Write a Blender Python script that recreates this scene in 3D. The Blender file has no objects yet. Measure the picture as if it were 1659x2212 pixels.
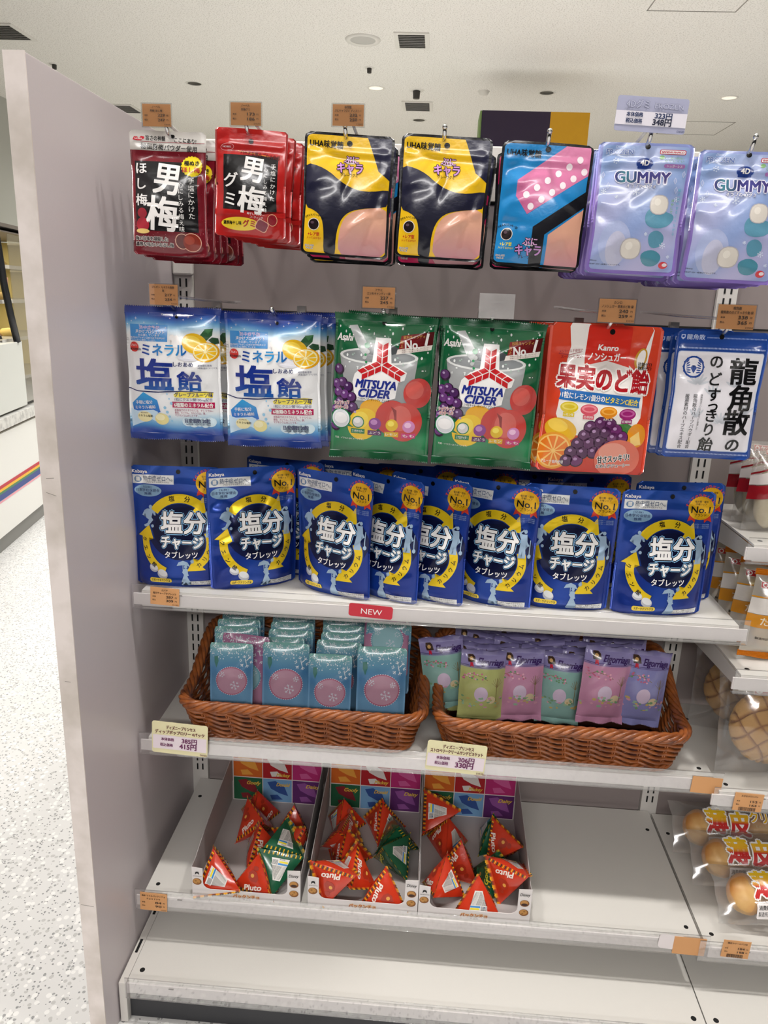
import bpy, bmesh, math, random
import numpy as np
from mathutils import Vector, Matrix, noise

# ------------------------------------------------------------------ camera
S = bpy.context.scene
COL = S.collection
FPX, YAW, PIT, ROL = 1629.15, 0.057414, 0.27715, 0.037423
CAMP = np.array([0.445836, -1.308904, 1.13122])
cy_, sy_ = math.cos(YAW), math.sin(YAW)
FWD = np.array([-sy_*math.cos(PIT), cy_*math.cos(PIT), -math.sin(PIT)])
RGT = np.array([cy_, sy_, 0.0]); UPV = np.cross(RGT, FWD)
RG2 = math.cos(ROL)*RGT + math.sin(ROL)*UPV
UP2 = -math.sin(ROL)*RGT + math.cos(ROL)*UPV
cd = bpy.data.cameras.new('camera'); cam = bpy.data.objects.new('camera', cd); COL.objects.link(cam)
m = Matrix.Identity(4)
for i in range(3):
    m[i][0] = RG2[i]; m[i][1] = UP2[i]; m[i][2] = -FWD[i]; m[i][3] = CAMP[i]
cam.matrix_world = m
cd.sensor_fit = 'VERTICAL'; cd.sensor_height = 24.0; cd.lens = FPX/2212*24.0
cd.clip_start = 0.02; cd.clip_end = 60
S.camera = cam

def at(u, v, Y=None, Z=None, X=None):
    """the point of a real plane (x, y or z given) that the photograph shows at u, v"""
    d = FWD + RG2*(u-829.5)/FPX - UP2*(v-1106)/FPX
    o = CAMP
    t = (Y-o[1])/d[1] if Y is not None else ((Z-o[2])/d[2] if Z is not None else (X-o[0])/d[0])
    return Vector(o + t*d)

# ------------------------------------------------------------------ world and light
S.view_settings.view_transform = 'Standard'; S.view_settings.look = 'None'
S.view_settings.exposure = -1.05; S.view_settings.gamma = 1.0; S.view_settings.use_curve_mapping = False
W = bpy.data.worlds.new('shop_light'); S.world = W; W.use_nodes = True
W.node_tree.nodes['Background'].inputs[0].default_value = (1.0, 0.965, 0.93, 1)
W.node_tree.nodes['Background'].inputs[1].default_value = 0.04
CEIL = 2.6
def area(name, x, y, sx, sy, power, col=(1, .95, .9), z=CEIL-.03, rot=(0, 0, 0), spread=180):
    l = bpy.data.lights.new(name, 'AREA'); l.shape = 'RECTANGLE'; l.size = sx; l.size_y = sy
    l.energy = power; l.color = col; l.spread = math.radians(spread)
    o = bpy.data.objects.new(name, l); COL.objects.link(o); o.location = (x, y, z); o.rotation_euler = rot
    return o
for i, x in enumerate((-.35, .35, 1.15)):
    area('ceiling_spot_%d' % i, x, -.52, .12, .12, 15, (1, .965, .925), spread=120)
area('aisle_light', .3, -4.1, 2.6, .6, 300, (1, .97, .955))
area('left_aisle_light', -1.5, .9, .7, 3.0, 27, (1, .98, .95), spread=95)
area('far_aisle_light', 1.0, 2.6, 4.0, 1.6, 190, (1, .985, .96), spread=110)
area('back_aisle_light', 0, 6.0, 5.0, 2.0, 190, (1, .965, .885), spread=140)
area('right_aisle_light', 4.0, -1.0, 1.5, 4.0, 40, (1, .96, .9), spread=100)

# ------------------------------------------------------------------ colours, materials
def lin(c):
    if isinstance(c, str):
        c = c.lstrip('#'); c = [int(c[i:i+2], 16)/255 for i in (0, 2, 4)]
    return tuple((x/12.92 if x <= .04045 else ((x+.055)/1.055)**2.4) for x in c)
MAT = {}
def mat(name, col='#ffffff', rough=.5, metal=0, coat=0, bump=0, bscale=200, attr=False, emit=0, spec=.5, noise_col=None, nscale=30):
    if name in MAT: return MAT[name]
    M = bpy.data.materials.new(name); M.use_nodes = True; nt = M.node_tree; b = nt.nodes['Principled BSDF']
    c = lin(col) + (1,)
    b.inputs['Base Color'].default_value = c
    b.inputs['Roughness'].default_value = rough; b.inputs['Metallic'].default_value = metal
    b.inputs['Coat Weight'].default_value = coat; b.inputs['Coat Roughness'].default_value = .12
    b.inputs['Specular IOR Level'].default_value = spec
    if attr:
        a = nt.nodes.new('ShaderNodeAttribute'); a.attribute_name = 'Col'; nt.links.new(a.outputs['Color'], b.inputs['Base Color'])
    if noise_col:
        n = nt.nodes.new('ShaderNodeTexNoise'); n.inputs['Scale'].default_value = nscale; n.inputs['Detail'].default_value = 5
        tc = nt.nodes.new('ShaderNodeTexCoord'); nt.links.new(tc.outputs['Object'], n.inputs['Vector'])
        mx = nt.nodes.new('ShaderNodeMix'); mx.data_type = 'RGBA'
        mx.inputs[6].default_value = c; mx.inputs[7].default_value = lin(noise_col)+(1,)
        r = nt.nodes.new('ShaderNodeMapRange'); r.inputs[1].default_value = .42; r.inputs[2].default_value = .68
        nt.links.new(n.outputs['Fac'], r.inputs[0]); nt.links.new(r.outputs[0], mx.inputs[0]); nt.links.new(mx.outputs[2], b.inputs['Base Color'])
    if bump:
        n = nt.nodes.new('ShaderNodeTexNoise'); n.inputs['Scale'].default_value = bscale; n.inputs['Detail'].default_value = 3
        tc = nt.nodes.new('ShaderNodeTexCoord'); nt.links.new(tc.outputs['Object'], n.inputs['Vector'])
        bp = nt.nodes.new('ShaderNodeBump'); bp.inputs['Strength'].default_value = bump; bp.inputs['Distance'].default_value = .002
        nt.links.new(n.outputs['Fac'], bp.inputs['Height']); nt.links.new(bp.outputs[0], b.inputs['Normal'])
    if emit:
        b.inputs['Emission Color'].default_value = c; b.inputs['Emission Strength'].default_value = emit
    MAT[name] = M; return M
def clear(name, tint=(1, 1, 1), base=.06, edge=.7, rough=.04, haze=0.0):
    if name in MAT: return MAT[name]
    M = bpy.data.materials.new(name); M.use_nodes = True; nt = M.node_tree; nt.nodes.clear()
    out = nt.nodes.new('ShaderNodeOutputMaterial'); t = nt.nodes.new('ShaderNodeBsdfTransparent'); g = nt.nodes.new('ShaderNodeBsdfGlossy')
    t.inputs[0].default_value = tint+(1,); g.inputs['Roughness'].default_value = rough
    lw = nt.nodes.new('ShaderNodeLayerWeight'); lw.inputs[0].default_value = .35
    mr = nt.nodes.new('ShaderNodeMapRange'); mr.inputs[3].default_value = base; mr.inputs[4].default_value = edge
    nt.links.new(lw.outputs['Facing'], mr.inputs[0])
    mx = nt.nodes.new('ShaderNodeMixShader'); nt.links.new(mr.outputs[0], mx.inputs[0]); nt.links.new(t.outputs[0], mx.inputs[1]); nt.links.new(g.outputs[0], mx.inputs[2])
    last = mx
    if haze:
        d = nt.nodes.new('ShaderNodeBsdfDiffuse'); d.inputs[0].default_value = (.9, .88, .87, 1)
        m2 = nt.nodes.new('ShaderNodeMixShader'); m2.inputs[0].default_value = haze
        nt.links.new(mx.outputs[0], m2.inputs[1]); nt.links.new(d.outputs[0], m2.inputs[2]); last = m2
    nt.links.new(last.outputs[0], out.inputs[0]); MAT[name] = M; return M
FILM = mat('printed_film', rough=.24, coat=.5, attr=True, bump=.12, bscale=160)
FOIL = mat('printed_foil', rough=.28, metal=.45, coat=.3, attr=True, bump=.15, bscale=120)
PAPER = mat('printed_paper', rough=.6, attr=True)
WHITE = mat('white_powder_coat', '#dcd8d2', .42, bump=.15, bscale=900)
DECK = mat('shelf_deck_paint', '#d9d6d0', .38, bump=.12, bscale=1200)
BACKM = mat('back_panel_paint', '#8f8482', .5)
PANELM = mat('end_panel_laminate', '#cbc2c4', .36, bump=.05, bscale=600)
EDGEM = mat('panel_edge_band', '#f2e8e3', .5, noise_col='#d3c9c0', nscale=14)
DARK = mat('black_gap', '#060606', .7)
KICK = mat('dark_kick_plate', '#2e2f33', .5)
CHROME = mat('chrome', '#d8d8d8', .12, metal=1)
STEEL = mat('brushed_metal', '#a9a49f', .3, metal=.9)
CLEAR = clear('clear_plastic', base=.07, edge=.8)
CLEARW = clear('frosted_clear_plastic', base=.1, edge=.75, haze=.18)
GLASS = clear('display_glass', base=.05, edge=.9)
WRAP = clear('bread_wrap_film', base=.08, edge=.75, rough=.12, haze=.05)
RAILW = mat('rail_backing', '#e6e0de', .3)

# ------------------------------------------------------------------ object helpers
def tag(o, label=None, cat=None, group=None, kind=None):
    if label: o['label'] = label
    if cat: o['category'] = cat
    if group: o['group'] = group
    if kind: o['kind'] = kind
    return o
def link(name, me, parent=None, loc=None, rot=None):
    o = bpy.data.objects.new(name, me); COL.objects.link(o)
    if parent: o.parent = parent
    if loc is not None: o.location = loc
    if rot is not None: o.rotation_euler = rot
    return o
def empty(name, loc=(0, 0, 0), rz=0): return link(name, None, None, loc, (0, 0, rz))
def mesh(name, V, F, mats, smooth=False, mi=None):
    me = bpy.data.meshes.new(name); me.from_pydata([tuple(v) for v in V], [], [tuple(f) for f in F])
    for x in (mats if isinstance(mats, (list, tuple)) else [mats]): me.materials.append(x)
    if mi is not None: me.polygons.foreach_set('material_index', mi)
    if smooth: me.polygons.foreach_set('use_smooth', [True]*len(me.polygons))
    me.update(); return me
def paint(me, cols):
    """cols: per-vertex linear rgb array"""
    a = me.color_attributes.new('Col', 'FLOAT_COLOR', 'POINT')
    c = np.ones((len(me.vertices), 4), np.float32); c[:, :3] = cols; a.data.foreach_set('color', c.ravel())
class MB:
    def __init__(s): s.V = []; s.F = []
    def box(s, a, b, M=None):
        n = len(s.V); x0, y0, z0 = a; x1, y1, z1 = b
        vs = [Vector(p) for p in ((x0,y0,z0),(x1,y0,z0),(x1,y1,z0),(x0,y1,z0),(x0,y0,z1),(x1,y0,z1),(x1,y1,z1),(x0,y1,z1))]
        if M: vs = [M @ v for v in vs]
        s.V += vs; s.F += [tuple(n+i for i in f) for f in ((3,2,1,0),(4,5,6,7),(0,1,5,4),(1,2,6,5),(2,3,7,6),(3,0,4,7))]; return s
    def prism(s, pts, a, b, axis='x'):
        """pts: outline in the two other axes, extruded from a to b"""
        n = len(s.V); k = len(pts)
        for t in (a, b):
            for p in pts:
                s.V.append(Vector({'x': (t, p[0], p[1]), 'y': (p[0], t, p[1]), 'z': (p[0], p[1], t)}[axis]))
        for i in range(k): j = (i+1) % k; s.F.append((n+i, n+j, n+k+j, n+k+i))
        s.F.append(tuple(n+i for i in range(k))[::-1]); s.F.append(tuple(n+k+i for i in range(k))); return s
    def tube(s, pts, r, seg=6, closed=False):
        pts = [Vector(p) for p in pts]; n0 = len(s.V); N = len(pts); prev = None
        for i, p in enumerate(pts):
            a = pts[(i-1) % N] if closed or i else p; b = pts[(i+1) % N] if closed or i < N-1 else p
            t = (b-a).normalized()
            if prev is None:
                u = t.cross(Vector((0, 0, 1)));
                if u.length < .1: u = t.cross(Vector((1, 0, 0)))
                u.normalize()
            else: u = (prev - t*prev.dot(t)).normalized()
            prev = u; w = t.cross(u); rr = r[i] if isinstance(r, (list, tuple)) else r
            for k in range(seg):
                an = 2*math.pi*k/seg; s.V.append(p + (u*math.cos(an)+w*math.sin(an))*rr)
        for i in range(N if closed else N-1):
            j = (i+1) % N
            for k in range(seg):
                l = (k+1) % seg; s.F.append((n0+i*seg+k, n0+i*seg+l, n0+j*seg+l, n0+j*seg+k))
        if not closed:
            s.F.append(tuple(n0+k for k in range(seg))[::-1]); s.F.append(tuple(n0+(N-1)*seg+k for k in range(seg)))
        return s
    def lathe(s, prof, c=(0, 0, 0), seg=24, axis='z'):
        n = len(s.V); k = len(prof)
        for i in range(seg):
            a = 2*math.pi*i/seg
            for r, h in prof: s.V.append(Vector((c[0]+r*math.cos(a), c[1]+r*math.sin(a), c[2]+h)))
        for i in range(seg):
            j = (i+1) % seg
            for q in range(k-1): s.F.append((n+i*k+q, n+j*k+q, n+j*k+q+1, n+i*k+q+1))
        return s
    def build(s, name, m, parent=None, loc=None, rot=None, smooth=False, bevel=0):
        o = link(name, mesh(name, s.V, s.F, m, smooth), parent, loc, rot)
        if bevel:
            b = o.modifiers.new('bevel', 'BEVEL'); b.width = bevel; b.segments = 2; b.limit_method = 'ANGLE'
        return o
def copy_tree(o, parent=None):
    c = o.copy(); COL.objects.link(c); c.parent = parent
    for ch in list(o.children): copy_tree(ch, c)
    return c

# ------------------------------------------------------------------ flat artwork
GL = {}
def glyphs(s, bold=0.0, shear=0.0):
    k = (s, bold, shear)
    if k in GL: return GL[k]
    c = bpy.data.curves.new('lettering', 'FONT'); c.body = s; c.resolution_u = 3; c.offset = bold; c.shear = shear
    o = bpy.data.objects.new('lettering', c); COL.objects.link(o)
    dg = bpy.context.evaluated_depsgraph_get(); me = bpy.data.meshes.new_from_object(o.evaluated_get(dg))
    V = np.zeros(len(me.vertices)*3); me.vertices.foreach_get('co', V); V = V.reshape(-1, 3)[:, :2].copy()
    F = [tuple(p.vertices) for p in me.polygons]
    bpy.data.objects.remove(o); bpy.data.curves.remove(c); bpy.data.meshes.remove(me)
    if len(V) == 0: V = np.zeros((0, 2))
    GL[k] = (V, F); return GL[k]
def ring(cx, cy, rx, ry, n=28, a0=0, a1=360):
    return [(cx+rx*math.cos(math.radians(a0+(a1-a0)*i/n)), cy+ry*math.sin(math.radians(a0+(a1-a0)*i/n))) for i in range(n if a1-a0 == 360 else n+1)]
def thick(b, size):
    """shifts of one glyph that together thicken its strokes by b"""
    if b <= .013 or size < 2.6: return [(0, 0)]
    if size < 4.5 and b < .06: return [(-b*.7, 0), (b*.7, 0)]
    if b < .06: return [(-b*.8, -b*.6), (b*.8, -b*.6), (b*.8, b*.6), (-b*.8, b*.6)]
    return [(0, 0)]+[(b*math.cos(q*math.pi/4), b*math.sin(q*math.pi/4)) for q in range(8)]
def soft(pts, n=2):
    for _ in range(n):
        q = []
        for i in range(len(pts)):
            a, b = pts[i], pts[(i+1) % len(pts)]; q += [(a[0]*.75+b[0]*.25, a[1]*.75+b[1]*.25), (a[0]*.25+b[0]*.75, a[1]*.25+b[1]*.75)]
        pts = q
    return pts
class Art:
    """flat print, x 0..100 across, y down from the top in the same unit"""
    def __init__(s): s.ops = []; s.L = 0
    def add(s, V, F, col, text=False, L=None, big=True):
        V = np.asarray(V, float)
        if len(V): s.ops.append((V, F, col, s.L if L is None else L, text, big))
    def poly(s, pts, col, L=None):
        if L is None: s.L += .05
        s.add(pts, [tuple(range(len(pts)))], col, L=L)
    def rect(s, x0, y0, x1, y1, col, r=0, rot=0, L=None):
        if r:
            pts = ring(x1-r, y1-r, r, r, 5, 0, 90)+ring(x0+r, y1-r, r, r, 5, 90, 180)+ring(x0+r, y0+r, r, r, 5, 180, 270)+ring(x1-r, y0+r, r, r, 5, 270, 360)[:]
        else: pts = [(x0, y0), (x1, y0), (x1, y1), (x0, y1)]
        s.poly(s.rt(pts, (x0+x1)/2, (y0+y1)/2, rot), col, L)
    def rt(s, pts, cx, cy, rot):
        if not rot: return pts
        c, n = math.cos(math.radians(rot)), math.sin(math.radians(rot))
        return [(cx+(x-cx)*c-(y-cy)*n, cy+(x-cx)*n+(y-cy)*c) for x, y in pts]
    def ell(s, cx, cy, rx, ry, col, rot=0, n=28, L=None): s.poly(s.rt(ring(cx, cy, rx, ry, n), cx, cy, rot), col, L)
    def star(s, cx, cy, r0, r1, k, col, rot=0):
        s.poly([(cx+(r0 if i % 2 else r1)*math.cos(math.pi*i/k+rot), cy+(r0 if i % 2 else r1)*math.sin(math.pi*i/k+rot)) for i in range(2*k)], col)
    def line(s, pts, w, col):
        up, dn = [], []
        for i, p in enumerate(pts):
            a = pts[max(0, i-1)]; b = pts[min(len(pts)-1, i+1)]; dx, dy = b[0]-a[0], b[1]-a[1]; l = math.hypot(dx, dy) or 1
            ww = w*(1 if isinstance(w, (int, float)) else 1); up.append((p[0]-dy/l*ww/2, p[1]+dx/l*ww/2)); dn.append((p[0]+dy/l*ww/2, p[1]-dx/l*ww/2))
        s.poly(up+dn[::-1], col)
    def t(s, txt, x0, x1, y, size, col, bold=.012, rot=0, shear=0, out=None, L=None, sx=None, cen=None):
        """text from x0 to x1, centred on height y"""
        if out: s.t(txt, x0, x1, y, size, out[0], out[1], rot, shear, None, (L or 4)-.8, sx, cen or True)
        V, F = glyphs(txt, 0, shear)
        if not len(V): return
        lo, hi = V.min(0), V.max(0)
        k = (x1-x0)/max(hi[0]-lo[0], 1e-6)
        for q, (dx, dy) in enumerate(thick(bold, size)):
            X = (V[:, 0]-lo[0])*k+x0+dx*size; Y = y-(V[:, 1]-.37+dy)*size
            P = np.array(s.rt(list(zip(X, Y)), (x0+x1)/2, y, rot))
            s.add(P, F, col, True, (L or 4)+q*.04, size > 7)
    def ch(s, c, x, y, size, col, bold=.012, rot=0, L=None, sx=1, out=None):
        """one character centred at x, y"""
        if out: s.ch(c, x, y, size, out[0], out[1], rot, (L or 4)-.8, sx)
        V, F = glyphs(c, 0)
        if not len(V): return
        m = (V.min(0)+V.max(0))/2
        if c in '、。っゃュャッー・': m = np.array([.48, .37])
        for q, (dx, dy) in enumerate(thick(bold, size)):
            P = np.array(s.rt(list(zip((V[:, 0]-m[0]+dx)*size*sx+x, y-(V[:, 1]-m[1]+dy)*size)), x, y, rot))
            s.add(P, F, col, True, (L or 4)+q*.04, size > 7)
    def vt(s, txt, x, y0, y1, size, col, bold=.012, L=None, sx=1, out=None):
        n = len(txt)
        for i, c in enumerate(txt):
            y = y0+size/2+(y1-y0-size)*(i/(n-1) if n > 1 else 0)
            s.ch(c, x, y, size, col, bold, 90 if c in 'ー~' else 0, L, sx, out)
    def arc_t(s, txt, cx, cy, r, a0, a1, size, col, bold=.012, inside=1):
        n = len(txt)
        for i, c in enumerate(txt):
            a = a0+(a1-a0)*i/max(1, n-1); q = math.radians(a)
            s.ch(c, cx+r*math.cos(q), cy+r*math.sin(q), size, col, bold, a+90*inside)
    def arrow(s, cx, cy, rx, ry, a0, a1, w, col, out):
        """curved arrow from angle a0 to a1 (head at a1)"""
        def shape(w, hw, tip, e):
            sg = 1 if a1 > a0 else -1; A = []; B = []
            for i in range(13):
                q = math.radians(a0-sg*e+(a1-a0+sg*e*1)*i/12)
                A.append((cx+(rx+w/2)*math.cos(q), cy+(ry+w/2)*math.sin(q))); B.append((cx+(rx-w/2)*math.cos(q), cy+(ry-w/2)*math.sin(q)))
            q = math.radians(a1); qt = math.radians(a1+sg*tip)
            return A+[(cx+(rx+hw)*math.cos(q), cy+(ry+hw)*math.sin(q)), (cx+rx*math.cos(qt), cy+ry*math.sin(qt)), (cx+(rx-hw)*math.cos(q), cy+(ry-hw)*math.sin(q))]+B[::-1]
        s.poly(shape(w+2, w+2.6, 28, 2), out); s.poly(shape(w, w+.8, 24, 0), col)

def grad(stops, axis=1):
    ys = [a for a, _ in stops]; cs = np.array([lin(c) for _, c in stops])
    def f(x, y):
        q = y if axis == 1 else x
        return np.stack([np.interp(q, ys, cs[:, i]) for i in range(3)], -1)
    return f
def flat(c):
    c = lin(c)
    return lambda x, y: np.tile(np.array(c), (len(np.atleast_1d(x)), 1))
def colfn(c): return c if callable(c) else flat(c)

class Surf:
    """grid of points with normals; art units map to it bilinearly"""
    def __init__(s, G, w, h, z0=0, z1=None):
        s.G = G; s.w = w; s.h = h; s.z0 = z0; s.z1 = h if z1 is None else z1
        s.nz, s.nx = G.shape[0]-1, G.shape[1]-1
        du = np.gradient(G, axis=1); dv = np.gradient(G, axis=0); N = np.cross(du, dv); N /= np.linalg.norm(N, axis=2, keepdims=True)+1e-12
        s.N = N
    def __call__(s, V, off):
        x = V[:, 0]/100; z = s.h-V[:, 1]/100*s.w
        u = np.clip(x*s.nx, 0, s.nx-1e-6); v = np.clip((z-s.z0)/(s.z1-s.z0)*s.nz, 0, s.nz-1e-6)
        i = u.astype(int); j = v.astype(int); a = (u-i)[:, None]; b = (v-j)[:, None]
        lo = a >= b
        def L(A): return A[j, i]+np.where(lo, a*(A[j, i+1]-A[j, i])+b*(A[j+1, i+1]-A[j, i+1]), b*(A[j+1, i]-A[j, i])+a*(A[j+1, i+1]-A[j+1, i]))
        s.last = L(s.N); return L(s.G)+s.last*off
STEP = .00016
FLATS = ()
def print_mesh(name, art, surf, m, text, cellx=None, H=None):
    VV, FF, CC, NN = [], [], [], []; n = 0
    cx = 100/surf.nx; cyy = (surf.z1-surf.z0)/surf.nz/surf.w*100; oy = (surf.h-surf.z1)/surf.w*100
    for V, F, col, L, tx, big in art.ops:
        if tx != text: continue
        if big:
            bm = bmesh.new(); vs = [bm.verts.new((p[0], p[1], 0)) for p in V]
            for f in F:
                try: bm.faces.new([vs[i] for i in f])
                except ValueError: pass
            if max((len(f) for f in F), default=3) > 4: bmesh.ops.triangulate(bm, faces=bm.faces[:])
            lo, hi = V.min(0), V.max(0)
            for k in range(int(math.ceil(lo[0]/cx)), int(hi[0]/cx)+1):
                bmesh.ops.bisect_plane(bm, dist=.003, geom=bm.verts[:]+bm.edges[:]+bm.faces[:], plane_co=(k*cx, 0, 0), plane_no=(1, 0, 0))
            for k in range(int(math.ceil((lo[1]-oy)/cyy)), int((hi[1]-oy)/cyy)+1):
                bmesh.ops.bisect_plane(bm, dist=.003, geom=bm.verts[:]+bm.edges[:]+bm.faces[:], plane_co=(0, k*cyy+oy, 0), plane_no=(0, 1, 0))
            if not getattr(surf, 'flat', False):
                q0, q1 = lo[0]/cx+(lo[1]-oy)/cyy, hi[0]/cx+(hi[1]-oy)/cyy
                for k in range(int(math.ceil(q0)), int(q1)+1):
                    bmesh.ops.bisect_plane(bm, dist=.003, geom=bm.verts[:]+bm.edges[:]+bm.faces[:], plane_co=(0, k*cyy+oy, 0), plane_no=(1/cx, 1/cyy, 0))
            bm.verts.index_update()
            V = np.array([(v.co.x, v.co.y) for v in bm.verts]) if len(bm.verts) else np.zeros((0, 2)); F = [tuple(v.index for v in f.verts) for f in bm.faces]; bm.free()
        if not len(V): continue
        VV.append(surf(V, .00025+L*STEP)); NN.append(surf.last); CC.append(colfn(col)(V[:, 0], V[:, 1]) if len(V) else 0)
        # faces toward the viewer
        for f in F:
            a, b, c = V[f[0]], V[f[1]], V[f[2]]
            ar = sum(V[f[i]][0]*V[f[(i+1) % len(f)]][1]-V[f[(i+1) % len(f)]][0]*V[f[i]][1] for i in range(len(f)))
            FF.append(tuple(n+i for i in (f[::-1] if ar > 0 else f)))
        n += len(V)
    if not VV: return None
    me = mesh(name, np.vstack(VV), FF, m, True); paint(me, np.vstack(CC))
    me.normals_split_custom_set_from_vertices([tuple(q) for q in np.vstack(NN)]); return me

# ------------------------------------------------------------------ bags
def ss(a, b, x): t = np.clip((x-a)/(b-a), 0, 1); return t*t*(3-2*t)
def bag_grids(w, h, thick, seed, nx=34, nz=44, style='pouch', pinch=.03, wr=1.0, seal=.0, wave=.002, lowpuff=False, corner=.04):
    """front and back grids [nz+1, nx+1, 3]; x centred, z 0..h, front towards -y"""
    rnd = random.Random(seed); u = np.linspace(-1, 1, nx+1)[None, :].repeat(nz+1, 0); z0, z1 = h*seal, h*(1-seal)
    z = np.linspace(z0, z1, nz+1)[:, None].repeat(nx+1, 1); t = z/h
    au = np.clip(np.abs(u)/.93, 0, 1); pu = (1-au**2.6)**.8
    if style == 'stand': pv = np.where(t < .78, (1-(t/.78)**1.7), 0)*(.55+.45*ss(0, .08, t))
    elif style == 'pillow': pv = np.sin(np.pi*np.clip((t-seal)/(1-2*seal), 0, 1))**.55
    else: pv = np.clip(np.sin(np.pi*np.clip((t-.03)/.75, 0, 1)), 0, 1)**.7
    cr = np.zeros_like(u); x = u*w/2
    for _ in range(int(16*wr)):
        cx, cz = rnd.uniform(-.5, .5)*w, rnd.uniform(.02, .9)*h
        ex = rnd.random() < .6
        if ex: cx = rnd.choice((-1, 1))*w*rnd.uniform(.3, .5)
        an = rnd.uniform(-.7, .7)+(0 if ex else 1.2); c, s_ = math.cos(an), math.sin(an)
        L = w*rnd.uniform(.12, .3); Wd = w*rnd.uniform(.035, .07); A = w*rnd.uniform(.006, .017)*rnd.choice((-1, 1, 1))
        dx, dz = x-cx, z-cz; p = dx*c+dz*s_; q = -dx*s_+dz*c
        cr += A*np.exp(-(q/Wd)**2)*np.exp(-(p/L)**2)
    fl = wave*np.sin(u*2.3+rnd.uniform(0, 6))+wave*.8*np.sin(t*5+rnd.uniform(0, 6))*u
    if style == 'pouch' or style == 'stand':   # zip ridge
        for zz in (.86, .835): cr += -.0011*np.exp(-((t-zz)/.008)**2)*(pu > 0)
    mask = np.clip(pu*3, 0, 1)
    wp = w*(1-pinch*pv*(1-.5*np.abs(np.cos(t*7+seed))))
    X = u*wp/2
    if corner:      # rounded outer corners
        r = corner*w
        for zc in (z1, z0):
            d = np.abs(z-zc); k = np.clip(1-d/r, 0, 1); X = np.where(k > 0, X*(1-(corner*2)*(1-np.sqrt(1-np.minimum(k, 1)**2+1e-9))), X)
    yf = fl-thick*pu*pv*.55+cr*mask-0.0004*(pu > 0)
    yb = fl+thick*pu*pv*.45+cr*mask+.0003*(pu > 0)
    Z = z.copy()
    if style == 'stand': Z = Z-(ss(.12, 0, t))*0+0
    F = np.stack([X, yf, Z], -1); B = np.stack([X, yb, Z], -1)
    return F, B, fl, (z0, z1)
KIND = {}
def make_bag(key, w, h, base, art, arth=None, thick=.018, seed=1, m=None, style='pouch', seal=.0, hole=None, zig=True, back=None, **kw):
    """a bag as root mesh + printed children; returns the root, origin at its bottom centre"""
    m = m or FILM
    if arth:
        k = (h/w*100)/arth; b0 = colfn(base); base = lambda x, y, k0=k: b0(x, y/k0)
        if hole: art.L = 4.5; art.ell(hole[0], hole[1], hole[2], hole[2], '#0a0808', n=18); hole = None
        art.ops = [(V*np.array([1, k]), f, (c if not callable(c) else (lambda x, y, c=c, k0=k: c(x, y/k0))), L, t, b) for V, f, c, L, t, b in art.ops]
    F, B, fl, (z0, z1) = bag_grids(w, h, thick, seed, style=style, seal=seal, **kw)
    nz, nx = F.shape[0]-1, F.shape[1]-1; n = (nx+1)*(nz+1)
    V = np.vstack([F.reshape(-1, 3), B.reshape(-1, 3)])
    fc = []
    for j in range(nz):
        for i in range(nx):
            a = j*(nx+1)+i; fc += [(a, a+1, a+nx+2), (a, a+nx+2, a+nx+1)]; fc.append((n+a+nx+1, n+a+nx+2, n+a+1, n+a))
    for j in range(nz):
        for i in (0, nx):
            a = j*(nx+1)+i; q = (a, a+nx+1, n+a+nx+1, n+a); fc.append(q if i == 0 else q[::-1])
    me = mesh(key, V, fc, m, True)
    H = h/w*100; g = np.meshgrid(np.linspace(0, 100, nx+1), (h-np.linspace(z0, z1, nz+1))/w*100)
    cf = colfn(base)(g[0].ravel(), g[1].ravel()); cb = colfn(back)(g[0].ravel(), g[1].ravel()) if back else cf
    paint(me, np.vstack([cf, cb]))
    root = link(key, me)
    surf = Surf(F, w, h, z0, z1)
    if seal and zig:
        for top in (True, False):
            V, fc, cc = [], [], []; nc, nr = 96, 14; k = 0
            for j in range(nr+1):
                for i in range(nc+1):
                    uu = i/nc*nx; i0 = min(int(uu), nx-1); f_ = uu-i0; src = F[-1 if top else 0]
                    p = src[i0]*(1-f_)+src[i0+1]*f_; s_ = j/nr*h*seal*1.02
                    if j == nr: s_ += (.0011 if i % 2 else -.0011)
                    V.append((p[0]*(1+.012*j/nr), p[1]+(.00055 if j % 2 else -.00055)*(1 if j else 0)+.004*math.sin(i*.13+seed)*j/nr, (z1+s_) if top else (z0-s_)))
                    cc.append(((i/nc*100), (h-V[-1][2])/w*100))
            for j in range(nr):
                for i in range(nc):
                    a = k+j*(nc+1)+i; q = (a, a+1, a+nc+2, a+nc+1); fc.append(q if top else q[::-1])
            sm = mesh('crimped_seal', V, fc, m, True); cc = np.array(cc); paint(sm, colfn(base)(cc[:, 0], cc[:, 1])); link('crimped_seal', sm, root)
    if hole: art.L = 4.5; art.ell(hole[0], hole[1], hole[2], hole[2]*1.1, '#0a0808', n=18)
    pm = print_mesh('printed_artwork', art, surf, m, False)
    if pm: link('printed_artwork', pm, root)
    tm = print_mesh('lettering', art, surf, FILM, True)
    if tm: link('lettering', tm, root)
    KIND[key] = [root, False, h]
    return root
def place(key, loc, rot=(0, 0, 0), label='', cat='candy bag', group=None, sc=1.0, name=None):
    k = KIND[key]; root = k[0]
    o = copy_tree(root) if k[1] else root
    k[1] = True
    o.location = loc; o.rotation_euler = rot; o.scale = (sc, sc, sc)
    tag(o, label, cat, group); return o

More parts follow.
